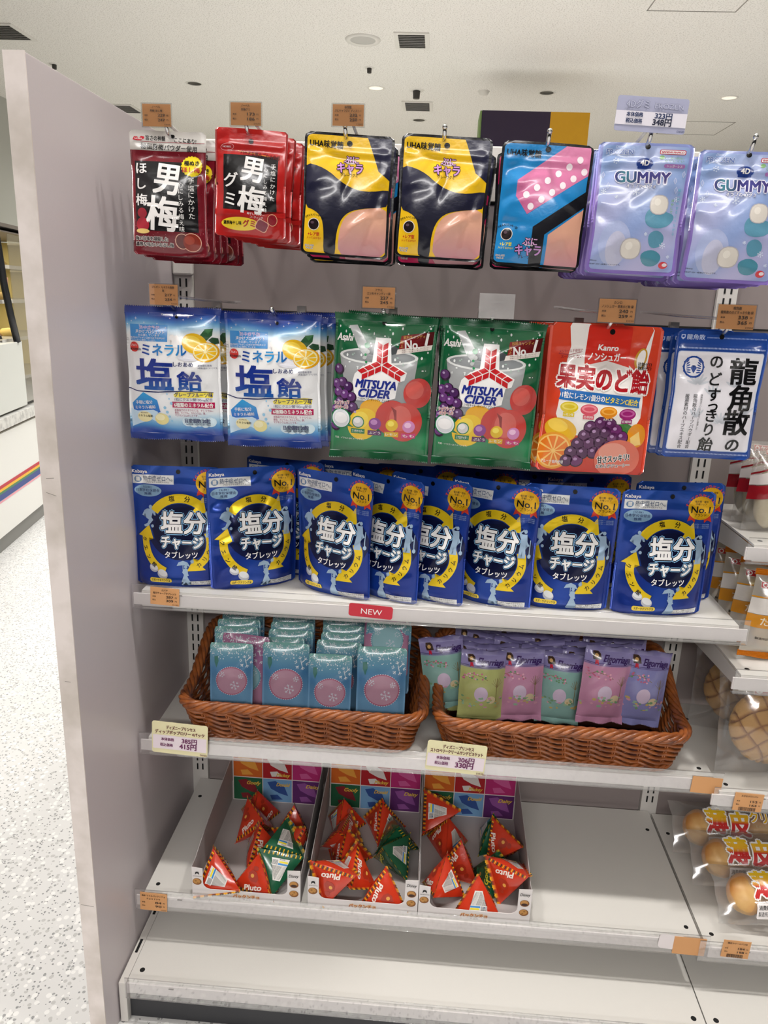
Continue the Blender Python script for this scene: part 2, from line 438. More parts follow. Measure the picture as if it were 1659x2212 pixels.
# ------------------------------------------------------------------ the print of each kind of bag
WH, BK, NV = '#f4f1ee', '#0c0b0d', '#14245e'
def art_tablet():
    A = Art(); Y, OL = '#f6d21c', '#123a86'
    A.L = 0; A.ell(58, 70, 40, 32, '#0a1648'); A.ell(58, 70, 33, 26, '#081038')
    A.rect(3, 10, 48, 20, '#e9edf2', L=1); A.rect(3.8, 10.8, 47.2, 19.2, '#f6f6f4', L=1.5)
    A.ell(9, 15, 4, 3.4, '#7f9cc0', L=2); A.rect(7, 12.5, 11, 17, '#f6f6f4', L=2.3)
    A.t('熱中症ゼロへ。', 14.5, 46.5, 14, 6.2, '#27466e'); A.t('プロジェクト公式アイテム', 18, 43, 17.9, 2, '#444a58')
    A.ell(19, 27.5, 15, 6.8, '#8db2d0', L=1); A.t('（公財）', 14, 24, 23.6, 2.6, NV); A.t('日本学校保健会', 6, 32, 27.2, 3.8, NV); A.t('推薦', 15, 23, 31, 3.4, NV)
    A.t('Kabaya', 3, 19.5, 6.2, 5, WH, .03)
    A.L = 1; A.arrow(54, 66, 33, 31, 212, 306, 9.5, Y, OL); A.arrow(52, 82, 37, 35, 112, 186, 8.5, Y, OL); A.arrow(49, 82, 39, 34, -20, 46, 8.5, Y, OL)
    A.ch('塩', 45, 35.3, 6.5, BK, .02, -8); A.ch('分', 62, 35.8, 6.5, BK, .02, 10)
    for i, c in enumerate('クエン酸'): q = math.radians(182-i*16); A.ch(c, 52+38*math.cos(q), 82+36*math.sin(q), 5.4, BK, .02, 78-i*14)
    for i, c in enumerate('カリウム'): q = math.radians(47-i*14); A.ch(c, 48+40*math.cos(q), 82+34*math.sin(q), 5.6, BK, .02, -48-i*10)
    A.ell(85, 17.5, 13.5, 12.5, '#f6c321', n=36, L=2); A.L = 2.2; A.star(85, 17.5, 11, 12.4, 24, '#f0b818')
    A.poly([(74, 25), (72, 32), (77, 30), (80, 33), (81, 27)], '#d8402c', 1.5); A.poly([(96, 25), (98, 32), (93, 30), (90, 33), (89, 27)], '#d8402c', 1.5)
    A.arc_t('すべての汗かく人に!', 85, 19.5, 15.6, 198, 342, 3.9, '#e84a28', .03)
    A.t('塩分類・塩味', 78, 92, 10.6, 2.6, BK); A.t('市場シェア', 79, 91, 13.4, 2.6, BK); A.t('No.1', 75, 95, 19, 10, BK, .02); A.t('ブランド', 79, 92, 25, 3.4, BK, .02)
    for k in range(3): A.t('2023年〜2024年', 77, 96, 34.5+k*1.8, 1.5, '#8fa5cc')
    for dx, c, b, L in ((0, '#8cc0ea', .1, 3.6), (0, '#0a0d24', .07, 4.0), (0, '#f2f0ee', .036, 4.6)):
        A.t('塩分', 34, 82, 61, 25, c, b, L=L, cen=1); A.t('チャージ', 34, 80, 82, 15, c, b*1.15, L=L, cen=1)
    A.t('タブレッツ', 38, 74, 96, 8, WH, .02)
    A.L = 3; sil = '#a9c4de'
    A.ell(22, 45, 1.9, 2.1, sil); A.poly([(18, 47), (23, 47), (27, 50), (28, 54), (26, 54), (24.5, 51), (23, 56), (25, 59), (19, 66), (15, 67), (14, 65), (18, 63), (20, 59), (17, 57), (16, 52), (14, 55), (12.5, 54), (15, 49)], sil); A.ell(24, 65.5, 1.6, 1.7, sil)
    A.ell(88, 48, 1.8, 2, sil); A.poly([(85, 51), (90, 50.5), (91, 58), (93.5, 62), (92, 63), (90, 60), (90, 66), (90.5, 76), (87.5, 76), (87, 67), (85.5, 76), (83, 76), (84, 64), (84, 56), (81, 50), (86, 46), (86.5, 47.5), (83.5, 50)], sil); A.rect(93.5, 56, 94.3, 72, sil); A.ell(94, 73.5, 1.6, 2.4, sil)
    A.poly([(51, 108), (53, 104), (58, 102), (63, 104), (66, 109), (62, 107.5), (58, 107), (54, 107.5)], sil); A.rect(57.6, 105, 58.4, 113, sil); A.ell(61, 109, 1.8, 1.9, sil)
    A.poly([(59, 111), (63, 111), (63.5, 117), (64.5, 118.5), (62.5, 119.5), (66, 126.5), (63.5, 127), (65, 131), (62.5, 131.5), (61, 127), (60, 127), (56, 131.5), (54.5, 130.5), (58, 127), (56, 126), (59, 118), (57, 115)], sil); A.star(68, 103, 1.5, 2.6, 8, sil)
    A.L = 3; A.ell(25, 112, 5.2, 4.2, '#c8cad2', rot=20); A.ell(25, 110.7, 4.8, 3, '#eceef0', rot=20); A.ell(35, 118, 6, 5, '#c2c4cc', rot=25); A.ell(35.2, 116.5, 5.4, 3.6, '#eceef0', rot=25)
    A.rect(20, 122.5, 45, 127.5, '#f6d94a', 2.4); A.t('スポーツドリンク味', 22, 43, 125, 3.6, BK, .025)
    A.rect(64, 125.5, 94, 131, '#eef0f2', rot=0); A.t('お子様やご高齢の方がのどに', 65.5, 92, 127, 2.3, BK); A.t('詰まらせないようにご注意ください', 65.5, 92.5, 129.6, 2.3, BK)
    return A
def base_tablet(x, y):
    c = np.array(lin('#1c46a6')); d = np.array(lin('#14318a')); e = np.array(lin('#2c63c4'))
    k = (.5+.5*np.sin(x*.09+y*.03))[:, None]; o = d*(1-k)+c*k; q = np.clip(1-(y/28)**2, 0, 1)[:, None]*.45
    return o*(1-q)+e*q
def art_mineral():
    A = Art(); B1 = grad([(20, '#0e2070'), (74, '#15308a'), (90, '#1c5ca6'), (100, '#1c5ca6')])
    A.L = 0; A.rect(5, 19, 46, 36.5, '#3f8fd2')
    A.t('熱中症予防', 16, 38, 22.3, 4.6, '#f2d4e6'); A.t('声かけプロジェクト', 12, 43, 26.6, 4.2, WH, .02); A.t('を応援しています', 15, 38, 30.2, 2.8, WH); A.t('株式会社ブルボンは熱中症予防声かけ', 5.5, 44, 33, 2.2, WH); A.t('プロジェクトに賛同しています。', 5.5, 34, 35.4, 2.2, WH)
    A.poly([(48, 31), (49.5, 29), (52, 28.5), (53, 30), (56, 29), (58, 31), (58.5, 42), (50, 42), (51, 35), (49, 34)], WH, 1)
    A.ell(9.5, 43, 5.4, 5.4, '#d32a1e', L=2); A.t('ブルボン', 5.6, 13.5, 41.2, 2.8, WH, .02); A.t('BOURBON', 4.6, 17.5, 45.2, 3.4, BK, .03)
    A.t('ミネラル', 19, 66, 45, 14, grad([(20, '#1b2f8c'), (50, '#2f9ad8'), (70, '#17308c')], 0), .03, rot=-1)
    A.t('塩', 11, 51, 72, 36, B1, .035); A.t('しおあめ', 52, 73, 59.5, 5.5, NV, .02); A.t('飴', 56, 81, 77.5, 22, B1, .035)
    A.L = 2; A.poly([(0, 87), (12, 89.5), (35, 89.5), (60, 87.8), (92, 89), (92, 89.8), (60, 88.8), (35, 90.8), (12, 90.6), (0, 88)], NV)
    A.L = .5; A.poly([(80, 28), (84, 23), (93, 21), (92, 28), (86, 34)], '#2c5a35'); A.poly([(88, 33), (92, 30), (98, 31), (99, 36), (93, 38)], '#24482c'); A.poly([(84, 22), (93, 21), (88, 27)], '#3d7446')
    A.ell(74, 37, 13, 10.5, '#e9b91c', rot=15); A.ell(72, 34, 8, 5, '#f4d24a', rot=15); A.ell(68, 52, 11, 4, '#dcdce4'); A.poly([(58, 53), (66, 47), (74, 50), (80, 54)], '#ecebf2')
    A.ell(86, 46, 13.4, 10.4, '#e8a916', rot=-8); A.ell(85, 45.5, 12, 9.2, '#faf0b8', rot=-8)
    for k in range(9):
        q = math.radians(k*40+12); c, s = math.cos(q), math.sin(q); q1, q2 = q-.26, q+.26
        A.poly([(85+1.2*c, 45.5+.9*s), (85+11*math.cos(q1), 45.5+8*math.sin(q1)), (85+11*math.cos(q2), 45.5+8*math.sin(q2))], '#f3bf22', 2.4)
    A.t('果物香料使用', 78, 91, 60, 2.6, NV); A.t('※写真は塩のイメージです。', 78, 97, 62.6, 2.3, NV)
    A.L = 1; A.poly([(51, 92), (56, 88), (70, 88.5), (84, 88), (92, 89), (91, 95), (80, 94.5), (66, 95.5), (52, 95)], '#f3e04a')
    A.t('グレープフルーツ味', 52, 91, 92, 5, NV, .025); A.t('1粒にクエン酸100mg配合', 52, 91, 97.3, 3.6, NV)
    A.rect(49, 100, 93, 106.5, '#b01850'); A.t('6種類のミネラル配合', 51, 91.5, 103.3, 5, WH, .025)
    for k, tx in enumerate(('本製品でのミネラルとは、ナトリウム、', '亜鉛、カリウム、カルシウム、鉄、', 'マグネシウムのことです。')): A.t(tx, 51, (91, 84, 76)[k], 109+k*3, 2.9, '#a02858')
    A.L = 1; A.poly([(4, 104), (18, 91), (33, 99), (36, 112), (22, 117), (6, 113)], grad([(91, '#2fa0da'), (116, '#2a5cc0')]))
    A.t('手軽に塩分', 9, 28, 102, 4.4, WH, .02, rot=-5); A.t('ミネラル補給', 8, 31, 107.4, 4, WH, .02, rot=-5)
    for k in range(13): q = (k*37) % 23; A.ell(41+(k*29 % 9), 62+k*5, .8+(q % 3)*.35, 1+(q % 3)*.35, '#8fc4e4')
    A.poly([(2, 110), (10, 112), (28, 110), (33, 112), (32, 124), (26, 121), (12, 126), (3, 130)], '#c6dff0'); A.ell(18, 118, 8, 6, '#f0e6b0'); A.t('ミネラル塩飴', 11, 27, 117, 3, BK, .02); A.t('BOURBON', 14, 22, 113.6, 1.8, NV)
    A.ell(36.5, 120, 7.3, 6.6, '#e8dc94'); A.ell(35, 118, 4.8, 3.6, '#f6efc0')
    for dx in range(5): A.ell(64+dx*6, 122+(dx % 2), 6, 5.5, '#cfe4ee', L=1)
    A.t('目安個数 20粒', 61, 88, 121, 5.6, NV, .02); A.t('機械で計量しているため、個数は異なる', 62, 88, 125, 1.7, NV)
    for k in range(22): A.star((k*37+11) % 97, 6+(k*23 % 17), .25, 1.1 if k % 3 else 1.9, 4, WH)
    return A
def base_mineral(x, y):
    f = grad([(0, '#1d2f86'), (10, '#26459c'), (15, '#3a7cc2'), (20, '#7cb8dc'), (26, '#d9e8ee'), (31, '#f0efee'), (112, '#eceef0'), (120, '#a8d0e6'), (128, '#4c96d0'), (134, '#2a4da6'), (145, '#223a90')])
    return f(x, y+2.2*np.sin(x*.09))
def art_cider():
    A = Art(); R = '#c01c22'; A.L = 0
    A.poly([(6, 40), (84, 38), (79, 92), (16, 92)], grad([(36, '#6e7274'), (50, '#a8aaab'), (92, '#8c9092')])); A.ell(45, 40, 39, 8, '#d8dad8'); A.ell(45, 40, 36, 6, '#84888a'); A.ell(45, 33, 20, 6, '#4a4e50')
    for k in range(60): q = random.Random(k); A.ell(q.uniform(4, 96), q.uniform(8, 54), q.uniform(.4, 1.3), q.uniform(.5, 1.6), '#e4e8e6' if k % 3 else '#9fb4a8', n=7, L=1.6)
    A.L = 1; A.poly([(14, 12), (22, 11), (34, 30), (33, 42), (25, 34)], '#b8bcbc')
    A.L = 1.6; A.poly([(41, 22), (56, 22), (58, 46), (74, 54), (72, 62), (66, 64), (64, 80), (52, 84), (24, 84), (20, 66), (22, 58), (30, 50), (39, 46)], '#f4f2f0')
    for cx, y, r, c in ((33, 30, 2.7, '#1d8a4e'), (34, 36, 2, '#b0b4b2'), (32, 39, 1.3, '#1d8a4e'), (31, 42, 1.8, '#b0b4b2'), (33, 46, 1.2, '#1d8a4e'), (31.6, 49, .8, '#99aaaa')): A.ell(cx, y, r, r, c, L=2.2)
    def arm(cx, cy, an, l, w):
        q = math.radians(an); ux, uy = math.cos(q), math.sin(q); vx, vy = -uy, ux
        for sd in (-1, 1):
            for k in range(3):
                a0 = l*(k/3)+.6; a1 = l*((k+1)/3)-.2; sl = w*.5
                pt = lambda a, b: (cx+ux*a+vx*b*sd, cy+uy*a+vy*b*sd)
                A.poly([pt(a0, .5), pt(a1, .5), pt(a1+sl, w), pt(a0+sl, w)], R, 3)
    arm(48.6, 47.5, -90, 19, 5.3); arm(48.6, 48, 153, 22, 5); arm(48.6, 48, 27, 22, 5)
    BL = '#1c2c86'
    A.t('MITSUYA', 23.5, 64, 67, 11.5, BL, .05, shear=.22, rot=1); A.t('CIDER', 27, 58, 76, 11.5, BL, .05, shear=.22, rot=1); A.t('三ツ矢サイダーキャンディ アソート', 26, 58, 82.5, 3, BK, .02, rot=1)
    A.t('Asahi', 2.5, 19, 23, 10, WH, .03, shear=.25)
    A.L = 2; A.poly([(66, 19), (98, 13), (97, 26), (64, 33)], grad([(66, '#8e1a1e'), (98, '#4a0c10')], 0)); A.poly([(63, 32), (97, 26), (96, 31), (62, 37)], '#efe6de')
    A.t('飲料キャンディ', 68, 89, 19.3, 3.4, '#e8b860', rot=-7); A.t('No.', 70, 84, 26.4, 12, WH, .03, rot=-5); A.ch('1', 91, 21, 17, WH, .03, rot=8); A.ch('売', 66.8, 25, 3.4, '#e8b860'); A.ch('上', 66.8, 28.6, 3.4, '#e8b860')
    for k in range(2): A.t('市場データに基づく売上ランキング', 67, 93, 30.6+k*2-(0), 1.5, '#6a3b34', rot=-9)
    rg = random.Random(4)
    for cx, cy in ((6, 55), (4, 70), (10, 68), (16, 72), (6, 78), (13, 80), (20, 82), (8, 88), (16, 92), (22, 92), (4, 96), (26, 98), (5, 112), (12, 100)):
        A.ell(cx, cy, 5.2, 5.6, '#2f1634', L=1.8); A.ell(cx-.6, cy-.8, 4.2, 4.4, rg.choice(('#5a2f68', '#6b3a7c', '#49245a')), L=2.3); A.ell(cx-1.6, cy-2, 1.3, 1.2, '#b49ac4', L=2.7)
    A.ell(86, 74, 14, 15, '#c04440', L=2.2); A.ell(83, 71, 9, 9, '#cf5e56', L=2.6); A.ell(42, 92, 13, 10, '#e6a81c', L=2.2); A.ell(33, 108, 15, 17, '#ecc220', rot=30, L=2.5); A.ell(30, 104, 8, 9, '#f4d748', rot=30, L=2.8)
    A.ell(62, 100, 17, 18, '#c43c36', L=2.7); A.ell(74, 104, 18, 20, '#c8453e', L=3.0); A.ell(70, 100, 11, 13, '#d6655c', L=3.2); A.poly([(60, 88), (66, 92), (67, 110), (64, 118), (65, 104), (63, 94)], '#8e2a2a', 3.4)
    A.L = 3.2; A.ell(10, 104, 10.4, 10.4, '#1c7a48'); A.ell(10, 104, 9.2, 9.2, '#e8eef2'); A.ell(10, 105, 8, 7.6, '#d4d6da'); A.ell(10, 103.5, 7, 5.5, '#efeeee'); A.poly([(18, 108), (24, 112), (17, 111)], '#1c7a48')
    A.t('シュワシュワ', 2, 18, 88, 4.4, '#b81c2c', .03, rot=-8, out=(WH, .09)); A.t('パウダー入り', 3, 17, 92.6, 4.4, '#b81c2c', .03, rot=-8, out=(WH, .09))
    for i, (c1, c2, c3, tx) in enumerate((('#d8d6d4', '#f2f0ee', '#1c7a48', '三ツ矢サイダー'), ('#8a3f90', '#c489c6', '#5a1c5e', 'ぶどう'), ('#e2b81c', '#f6e05a', '#e0b020', 'レモン'), ('#d087bc', '#ecc0de', '#cc3a7c', 'もも'))):
        cx = 28+i*17; cyy = 106+i*.8; A.ell(cx, cyy, 6.2, 6.2, c1 if i else '#1c7a48', L=3.8); A.ell(cx, cyy, 5.2, 5.2, c1, L=4); A.ell(cx-1, cyy-1.6, 3.4, 2.8, c2, L=4.3); A.rect(cx-7, cyy+7, cx+7, cyy+12, c3, L=4); A.t(tx, cx-5.8, cx+5.8, cyy+9.5, 3.3, WH, .02, L=5)
    A.t('写真・イラストはイメージです。', 5, 34, 124, 2.2, WH)
    return A
def base_cider(x, y):
    f = grad([(0, '#0f5a34'), (12, '#15683e'), (60, '#0f5a35'), (110, '#13663c'), (118, '#2a8a56'), (130, '#1c7444'), (146, '#0e5230')]); return f(x, y+3*np.sin(x*.12))
def art_fruit():
    A = Art(); R = '#d6301e'; A.L = 0
    A.poly([(17, 0), (34, 0), (34, 40), (80, 40), (92, 0), (72, 0), (92, 0), (88, 45), (90, 80), (80, 98), (20, 98), (12, 80), (16, 45), (20, 20)], '#f3ede8')
    A.poly([(34, 1), (73, 1), (73, 36), (53, 31), (33, 36)], '#cf2a1c', 1)
    A.t('Kanro', 44, 62, 19.5, 7, WH, .03, shear=.1); A.t('ノンシュガー', 36, 70, 28, 8, WH, .03)
    A.t('メントール不使用で', 10, 31, 24, 3.2, '#9a2030', rot=-6); A.t('スースーしない', 12, 31, 29, 3.4, '#9a2030', .02, rot=-3); A.line([(10, 27), (20, 27.5), (30, 24.5)], .5, '#9a2030')
    A.L = 1; A.ell(83, 28, 5.2, 9.5, '#c9962c', rot=12); A.ell(83.2, 28, 3.4, 8, '#f3ede8', rot=12); A.t('砂糖ゼロ', 81, 93, 32.6, 3.6, BK, .03); A.t('糖類ゼロ', 81, 93, 36, 3.6, BK, .03)
    A.t('果実のど飴', 11, 92, 47, 22, '#b01420', .045, rot=2, out=('#fbf6f2', .1))
    A.poly([(13, 57), (87, 61.5), (86, 66), (87, 71), (13, 66.5), (15, 62)], '#2b6cb4', 2); A.t('1粒にレモン1個分の', 16, 54, 63.2, 6, WH, .02, rot=3.5); A.t('ビタミンC配合', 55, 85, 65.6, 6, '#f8e04a', .02, rot=3.5)
    for i, (c, d, tx) in enumerate((('#e0c41c', '#f2de5e', 'レモン味'), ('#d85668', '#ee8d98', '白桃味'), ('#e08a1c', '#f2ae4a', 'みかん味'), ('#96246c', '#bc5a98', '巨峰味'))):
        cx = 23+i*18; y = 73+i*1.3; A.ell(cx, y, 8.8, 5.8, '#faf4ee', L=1.6); A.ell(cx, y, 8, 5, c, L=2); A.ell(cx, y-.8, 6.8, 3.2, d, L=2.4); A.ell(cx, y-.6, 4.8, 1.8, c, L=2.7); A.rect(cx-5, y+4.5, cx+5, y+8.5, c, L=2.2); A.t(tx, cx-4.2, cx+4.2, y+6.5, 2.7, WH)
    A.L = 2; A.ell(18, 94, 14.5, 10.5, '#e4b024', rot=15); A.ell(15, 90, 9, 5.5, '#f0ca54', rot=15)
    A.ell(14, 114, 17, 17.5, '#e89a2a', L=2.5); A.ell(14, 114, 15, 15.5, '#f6c46a', L=2.8)
    for k in range(10): q = math.radians(k*36+8); A.poly([(14+1.5*math.cos(q), 114+1.5*math.sin(q)), (14+14*math.cos(q-.25), 114+14.4*math.sin(q-.25)), (14+14*math.cos(q+.25), 114+14.4*math.sin(q+.25))], '#e67818', 3.1)
    A.poly([(70, 86), (78, 85), (86, 89), (83, 95), (86, 99), (76, 100), (70, 94)], '#3c7a34', 2.4); A.ell(88, 96, 9, 11, '#e8941e', L=2.6); A.poly([(82, 98), (90, 92), (93, 104), (84, 106)], '#f6cf7c', 3)
    rg = random.Random(2)
    for cx, cy in ((44, 90), (53, 86), (62, 87), (68, 92), (40, 98), (49, 95), (58, 94), (66, 99), (74, 98), (35, 106), (45, 105), (54, 103), (62, 107), (30, 114), (40, 114), (50, 113), (57, 112), (27, 122), (36, 122)):
        A.ell(cx, cy, 6.2, 6.2, '#32102e', L=3.2); A.ell(cx, cy-.4, 5.4, 5.3, rg.choice(('#5b2458', '#6c2c66', '#4e1c4c')), L=3.6); A.ell(cx-1.2, cy-1.8, 1.8, 1.5, '#b088b4', L=4)
    A.ell(73, 118, 21, 18, '#e0705a', L=4.1); A.ell(68, 112, 13, 9, '#eb9a86', L=4.4); A.t('甘さスッキリ!', 55, 84, 118, 7.5, BK, .03, rot=-9, out=(WH, .09), L=5.6); A.t('なめらかジューシー', 55, 86, 125, 4.2, BK, .03, rot=-5, out=(WH, .09), L=5.6)
    A.t('フルーツ香料使用', 4, 24, 124, 3.6, WH, .02, L=5.6)
    return A
def art_herb():
    A = Art(); A.L = 0; A.rect(4, 22, 96.5, 132, '#c8d4ea', 3); A.rect(4.8, 22.8, 95.7, 131.2, '#e9e6ec', 3)
    A.t('龍角散', 11, 31, 7, 6, '#b8c6e6', .02); A.poly([(5, 4.5), (9.5, 4.5), (9.5, 8), (7.2, 10), (5, 8)], '#b8c6e6', 1); A.rect(6, 5.4, 8.5, 7.6, '#1f4696', L=2)
    for k in range(46): A.ell(34+k*1.4 if k < 45 else 34, 7.2, .5, .9, '#8fa6d6', n=6, L=1)
    for k in range(62): A.ell(4.5+k*1.5, 18.6, .55, 1.1, '#a8b9e0', n=6, L=1); A.ell(4.5+k*1.5, 135.4, .55, 1.1, '#a8b9e0', n=6, L=1)
    leaf = '#ccd0d8'
    for cx, cy, n in ((28, 58, 7), (45, 70, 5), (70, 60, 6), (58, 100, 7), (86, 90, 5), (30, 95, 4)):
        for k in range(n): q = math.radians(-90+(k-(n-1)/2)*24); A.ell(cx+7*math.cos(q), cy+7*math.sin(q), 6, 1.3, leaf, rot=math.degrees(q), n=10, L=1.2)
    A.ell(22, 39, 11.5, 11.8, '#1f4696', n=36, L=1.6); A.L = 1.8; A.star(22, 39, 11, 12.2, 14, '#1f4696'); A.ell(22, 39, 9.6, 9.9, '#eceaf0', L=2.4)
    for sd in (-1, 1):
        for k in range(6): A.ell(22+sd*(6.6-k*.3), 33+k*2.4, 2.6, .8, '#1f4696', rot=sd*(50-k*12), n=8, L=2.8)
    A.poly([(18.5, 40), (20.5, 37.5), (22, 40), (23.5, 37.5), (25.5, 40), (22, 46)], '#1f4696', 2.8)
    for c, y, sz in (('龍', 42, 30), ('角', 71, 30), ('散', 98, 30), ('の', 124, 17)): A.ch(c, 77, y, sz, BK, .03, L=4, sx=1.05)
    for c, y, sz in (('の', 33, 16), ('ど', 51, 16), ('す', 68, 16), ('っ', 80, 15), ('き', 91, 16), ('り', 107, 16), ('飴', 124, 17)): A.ch(c, 47, y, sz, BK, .025, L=4)
    A.vt('厳選素材のハーブエキス配合', 18, 68, 130, 4.9, BK); A.vt('龍角散のハーブパウダー配合', 27, 68, 130, 4.9, BK); A.vt('特殊製法でハーブをまるごと使用した', 33.5, 68, 108, 2.4, '#333333')
    return A
def art_plum():
    A = Art(); A.L = 0; A.rect(0, 0, 100, 26.5, grad([(0, '#b9b4ae'), (12, '#d8d4ce'), (26, '#a8a39c')])); A.rect(14, 14.6, 98, 15.2, '#a0182c', L=1)
    rg = random.Random(7)
    for k in range(420): A.ell(rg.uniform(0, 100), rg.uniform(28, 170), rg.uniform(.25, .7), rg.uniform(.2, .5), rg.choice(('#a8283c', '#c04858', '#d88890', '#8a1828')), n=4, L=.2)
    A.poly([(4, 13), (6, 9), (10, 9), (12, 11), (15, 8), (19, 8.5), (19, 11), (14, 14), (9, 14)], '#c81c30', 2); A.t('NOBEL', 6.5, 17, 11.4, 2.8, WH, .03)
    A.t('旨さの神髄', 21, 46, 10, 7, BK, .02); A.t('ここにあり!', 58, 87, 12, 7, BK, .02, rot=3); A.t('秘伝男梅パウダー使用', 14, 88, 22, 8.4, BK, .02, rot=2)
    A.rect(5, 41, 89, 136, '#0f0d0f', L=1)
    A.ch('男', 48, 65, 46, WH, .03, L=3, sx=.85, rot=6); A.ch('梅', 42, 112, 50, WH, .03, L=3, sx=.9, rot=4)
    for c, y in (('ほ', 51), ('し', 72), ('梅', 94)): A.ch(c, 14, y, 17, WH, .02, L=3)
    A.vt('手塩にかけた', 81, 62, 118, 9, WH, .012); A.vt('心にしみる梅え味', 67, 68, 136, 8, WH, .012)
    A.L = 2.2; A.star(81, 46, 13, 14.4, 20, '#f2d81c'); A.t('種ぬき', 71, 91, 42, 7.4, BK, .03, L=5); A.t('ほし梅', 69, 92, 51, 8, '#b8182c', .03, L=5)
    A.ell(14, 112, 6.5, 7, '#9a1a2c', L=2.6); A.ell(14, 128, 9, 10, '#a81e30', L=2.8); A.ell(14, 137, 9, 3.4, '#e8c878', L=3)
    A.t('梅の旨味を凝縮した', 4, 47, 147, 6.4, '#1a0c0e', .03, out=('#e8dcd8', .1), L=4); A.t('濃厚な味わいのほし梅', 4, 54, 155, 6.4, '#1a0c0e', .03, out=('#e8dcd8', .1), L=4)
    A.L = 2; A.ell(66, 149, 9.5, 11, '#e6b49c'); A.ell(79, 150, 13, 13, '#e6b49c'); A.ell(66, 149, 8.4, 10, '#5e1c18'); A.ell(79, 150, 12, 12, '#8c2c1c'); A.ell(76, 147, 7, 6, '#a8402a')
    return A
def art_plum_gummy():
    A = Art(); A.L = 0
    A.ell(17, 26, 9.5, 5, '#e8a8a8', rot=-8); A.ell(17, 26, 8.9, 4.4, '#b01c20', rot=-8); A.t('NOBEL', 11, 23, 25.5, 3.2, '#f4dede', .03)
    A.t('ハードな噛みごたえ食感', 36, 90, 34.6, 6.6, '#5a0c0e', .02, rot=6); A.line([(32, 30.5), (90, 38)], .8, '#d8a040')
    A.rect(12, 36, 88, 114, '#121012', L=1); A.ch('男', 53, 56, 38, WH, .03, L=3, sx=.9, rot=6); A.ch('梅', 53, 98, 40, WH, .03, L=3, rot=4)
    A.ch('グ', 23, 71, 22, WH, .02, L=3); A.ch('ミ', 22, 98, 22, WH, .02, L=3)
    A.vt('手塩にかけた', 82, 46, 98, 7.6, WH); A.vt('心にしみる梅え味', 72, 52, 114, 6.4, WH)
    A.L = 1.6; A.poly([(0, 112), (40, 113), (70, 117), (100, 112), (100, 120), (0, 120)], '#b81e1c'); A.ell(37, 132, 27, 9.5, '#f0cf34'); A.t('濃厚梅干し味', 13, 39, 131, 5.6, BK, .03, L=4); A.t('グミ', 41, 58, 131, 10.5, '#b01c20', .035, L=4)
    A.t('梅干しパウダー', 47, 71, 117.4, 3.6, WH, .02, rot=4); A.t('コーティング', 51, 69, 121.8, 3.6, WH, .02, rot=4)
    A.ell(82, 124, 7, 8.5, '#e8b088'); A.ell(82, 124, 6.2, 7.6, '#8c1424'); A.rect(59, 125, 76, 141, '#e2a890', 4, rot=25); A.rect(60, 126, 75, 140, '#7c2438', 4, rot=25)
    return A
def edge(pts):
    """smooth a shape, then hold it inside the printed border"""
    return [(min(97, max(3, x)), min(139, max(3, y))) for x, y in soft([(x+(6 if x >= 96.9 else -6 if x <= 3.1 else 0), y+(6 if y >= 138.9 else -6 if y <= 3.1 else 0)) for x, y in pts])]
def art_grape(blue):
    """abstract waves in the colours of the original picture: the character is left out"""
    A = Art(); A.L = 0; bg = {0: '#f2c21c', 1: '#1f86c8', 2: '#c42a5c'}[blue]
    A.rect(0, 0, 100, 142, '#0c0b10', 7); A.rect(3, 3, 97, 139, bg, 5)
    nv = grad([(30, '#25253e'), (140, '#131420')]); pe = grad([(50, '#e0a184'), (100, '#e3ab92'), (139, '#c98c94')])
    if blue != 1:      # plain slanted waves
        A.poly([(70, 3), (97, 3), (97, 50), (84, 40)], nv, 1)
        A.poly(edge([(3, 34), (24, 40), (46, 58), (70, 66), (97, 58), (97, 80), (66, 84), (48, 92), (40, 112), (40, 139), (26, 139), (26, 108), (20, 92), (3, 84)]), nv, 1.2)
        A.poly(edge([(97, 80), (68, 84), (50, 93), (43, 112), (43, 139), (97, 139)]), pe, 1.8)
    else:
        pk = grad([(3, '#e088b0'), (90, '#c0588c')])
        A.poly([(70, 3), (97, 3), (97, 34), (34, 82), (20, 62), (20, 44)], pk, 1)
        for q in range(6): A.ell(86-q*11, 17+q*8.6, 3.4, 4, '#f0e2e8', L=1.9); A.ell(92-q*11, 30+q*8.6, 3.4, 4, '#f0e2e8', L=1.9)
        A.poly([(97, 52), (97, 70), (56, 104), (56, 139), (42, 139), (42, 96)], '#15151c', 1.4); A.poly([(97, 72), (60, 104), (60, 139), (97, 139)], pe, 1.8)
    A.t('UHA味覚糖', 6, 43, 13, 9, BK, .03, rot=2)
    lx, ly = (0, 0) if blue != 1 else (-12, 84)
    A.t('ぷに', 45+lx, 61+lx, 29+ly, 10, '#d9a6d4', .035, out=(BK, .09), L=4.5); A.t('キャラ', 38+lx, 66+lx, 39+ly, 13, '#c98ed0', .035, out=(BK, .09), L=4.5); A.t('GUMMY', 48+lx, 57+lx, 33.5+ly, 2.6, WH, .03, L=5); A.t('グレープグミ', 42+lx, 61+lx, 47+ly, 4.4, BK, .02)
    A.arc_t('かわいいミッキー型', 14, 112, 17, 238, 306, 3.2, BK, .03); A.ell(14, 106, 6.6, 7.2, '#efe4d8', L=1.5); A.ell(14, 106, 5.8, 6.4, '#1e1014', L=1.9); A.ell(12.4, 104, 2, 1.6, '#5a4450', L=2.3)
    A.t('+レア型', 8, 21, 117.5, 4.8, '#c42020' if blue != 1 else '#e8d820', .03); A.t('入ってるかも!?', 6.5, 23, 122, 3, '#c42020' if blue != 1 else '#e8d820', .02)
    A.t('おいしさは', 5, 15, 131, 2.6, BK, .03, out=(WH, .1)); A.t('やさしさ', 6, 14, 134, 2.6, BK, .03, out=(WH, .1))
    return A
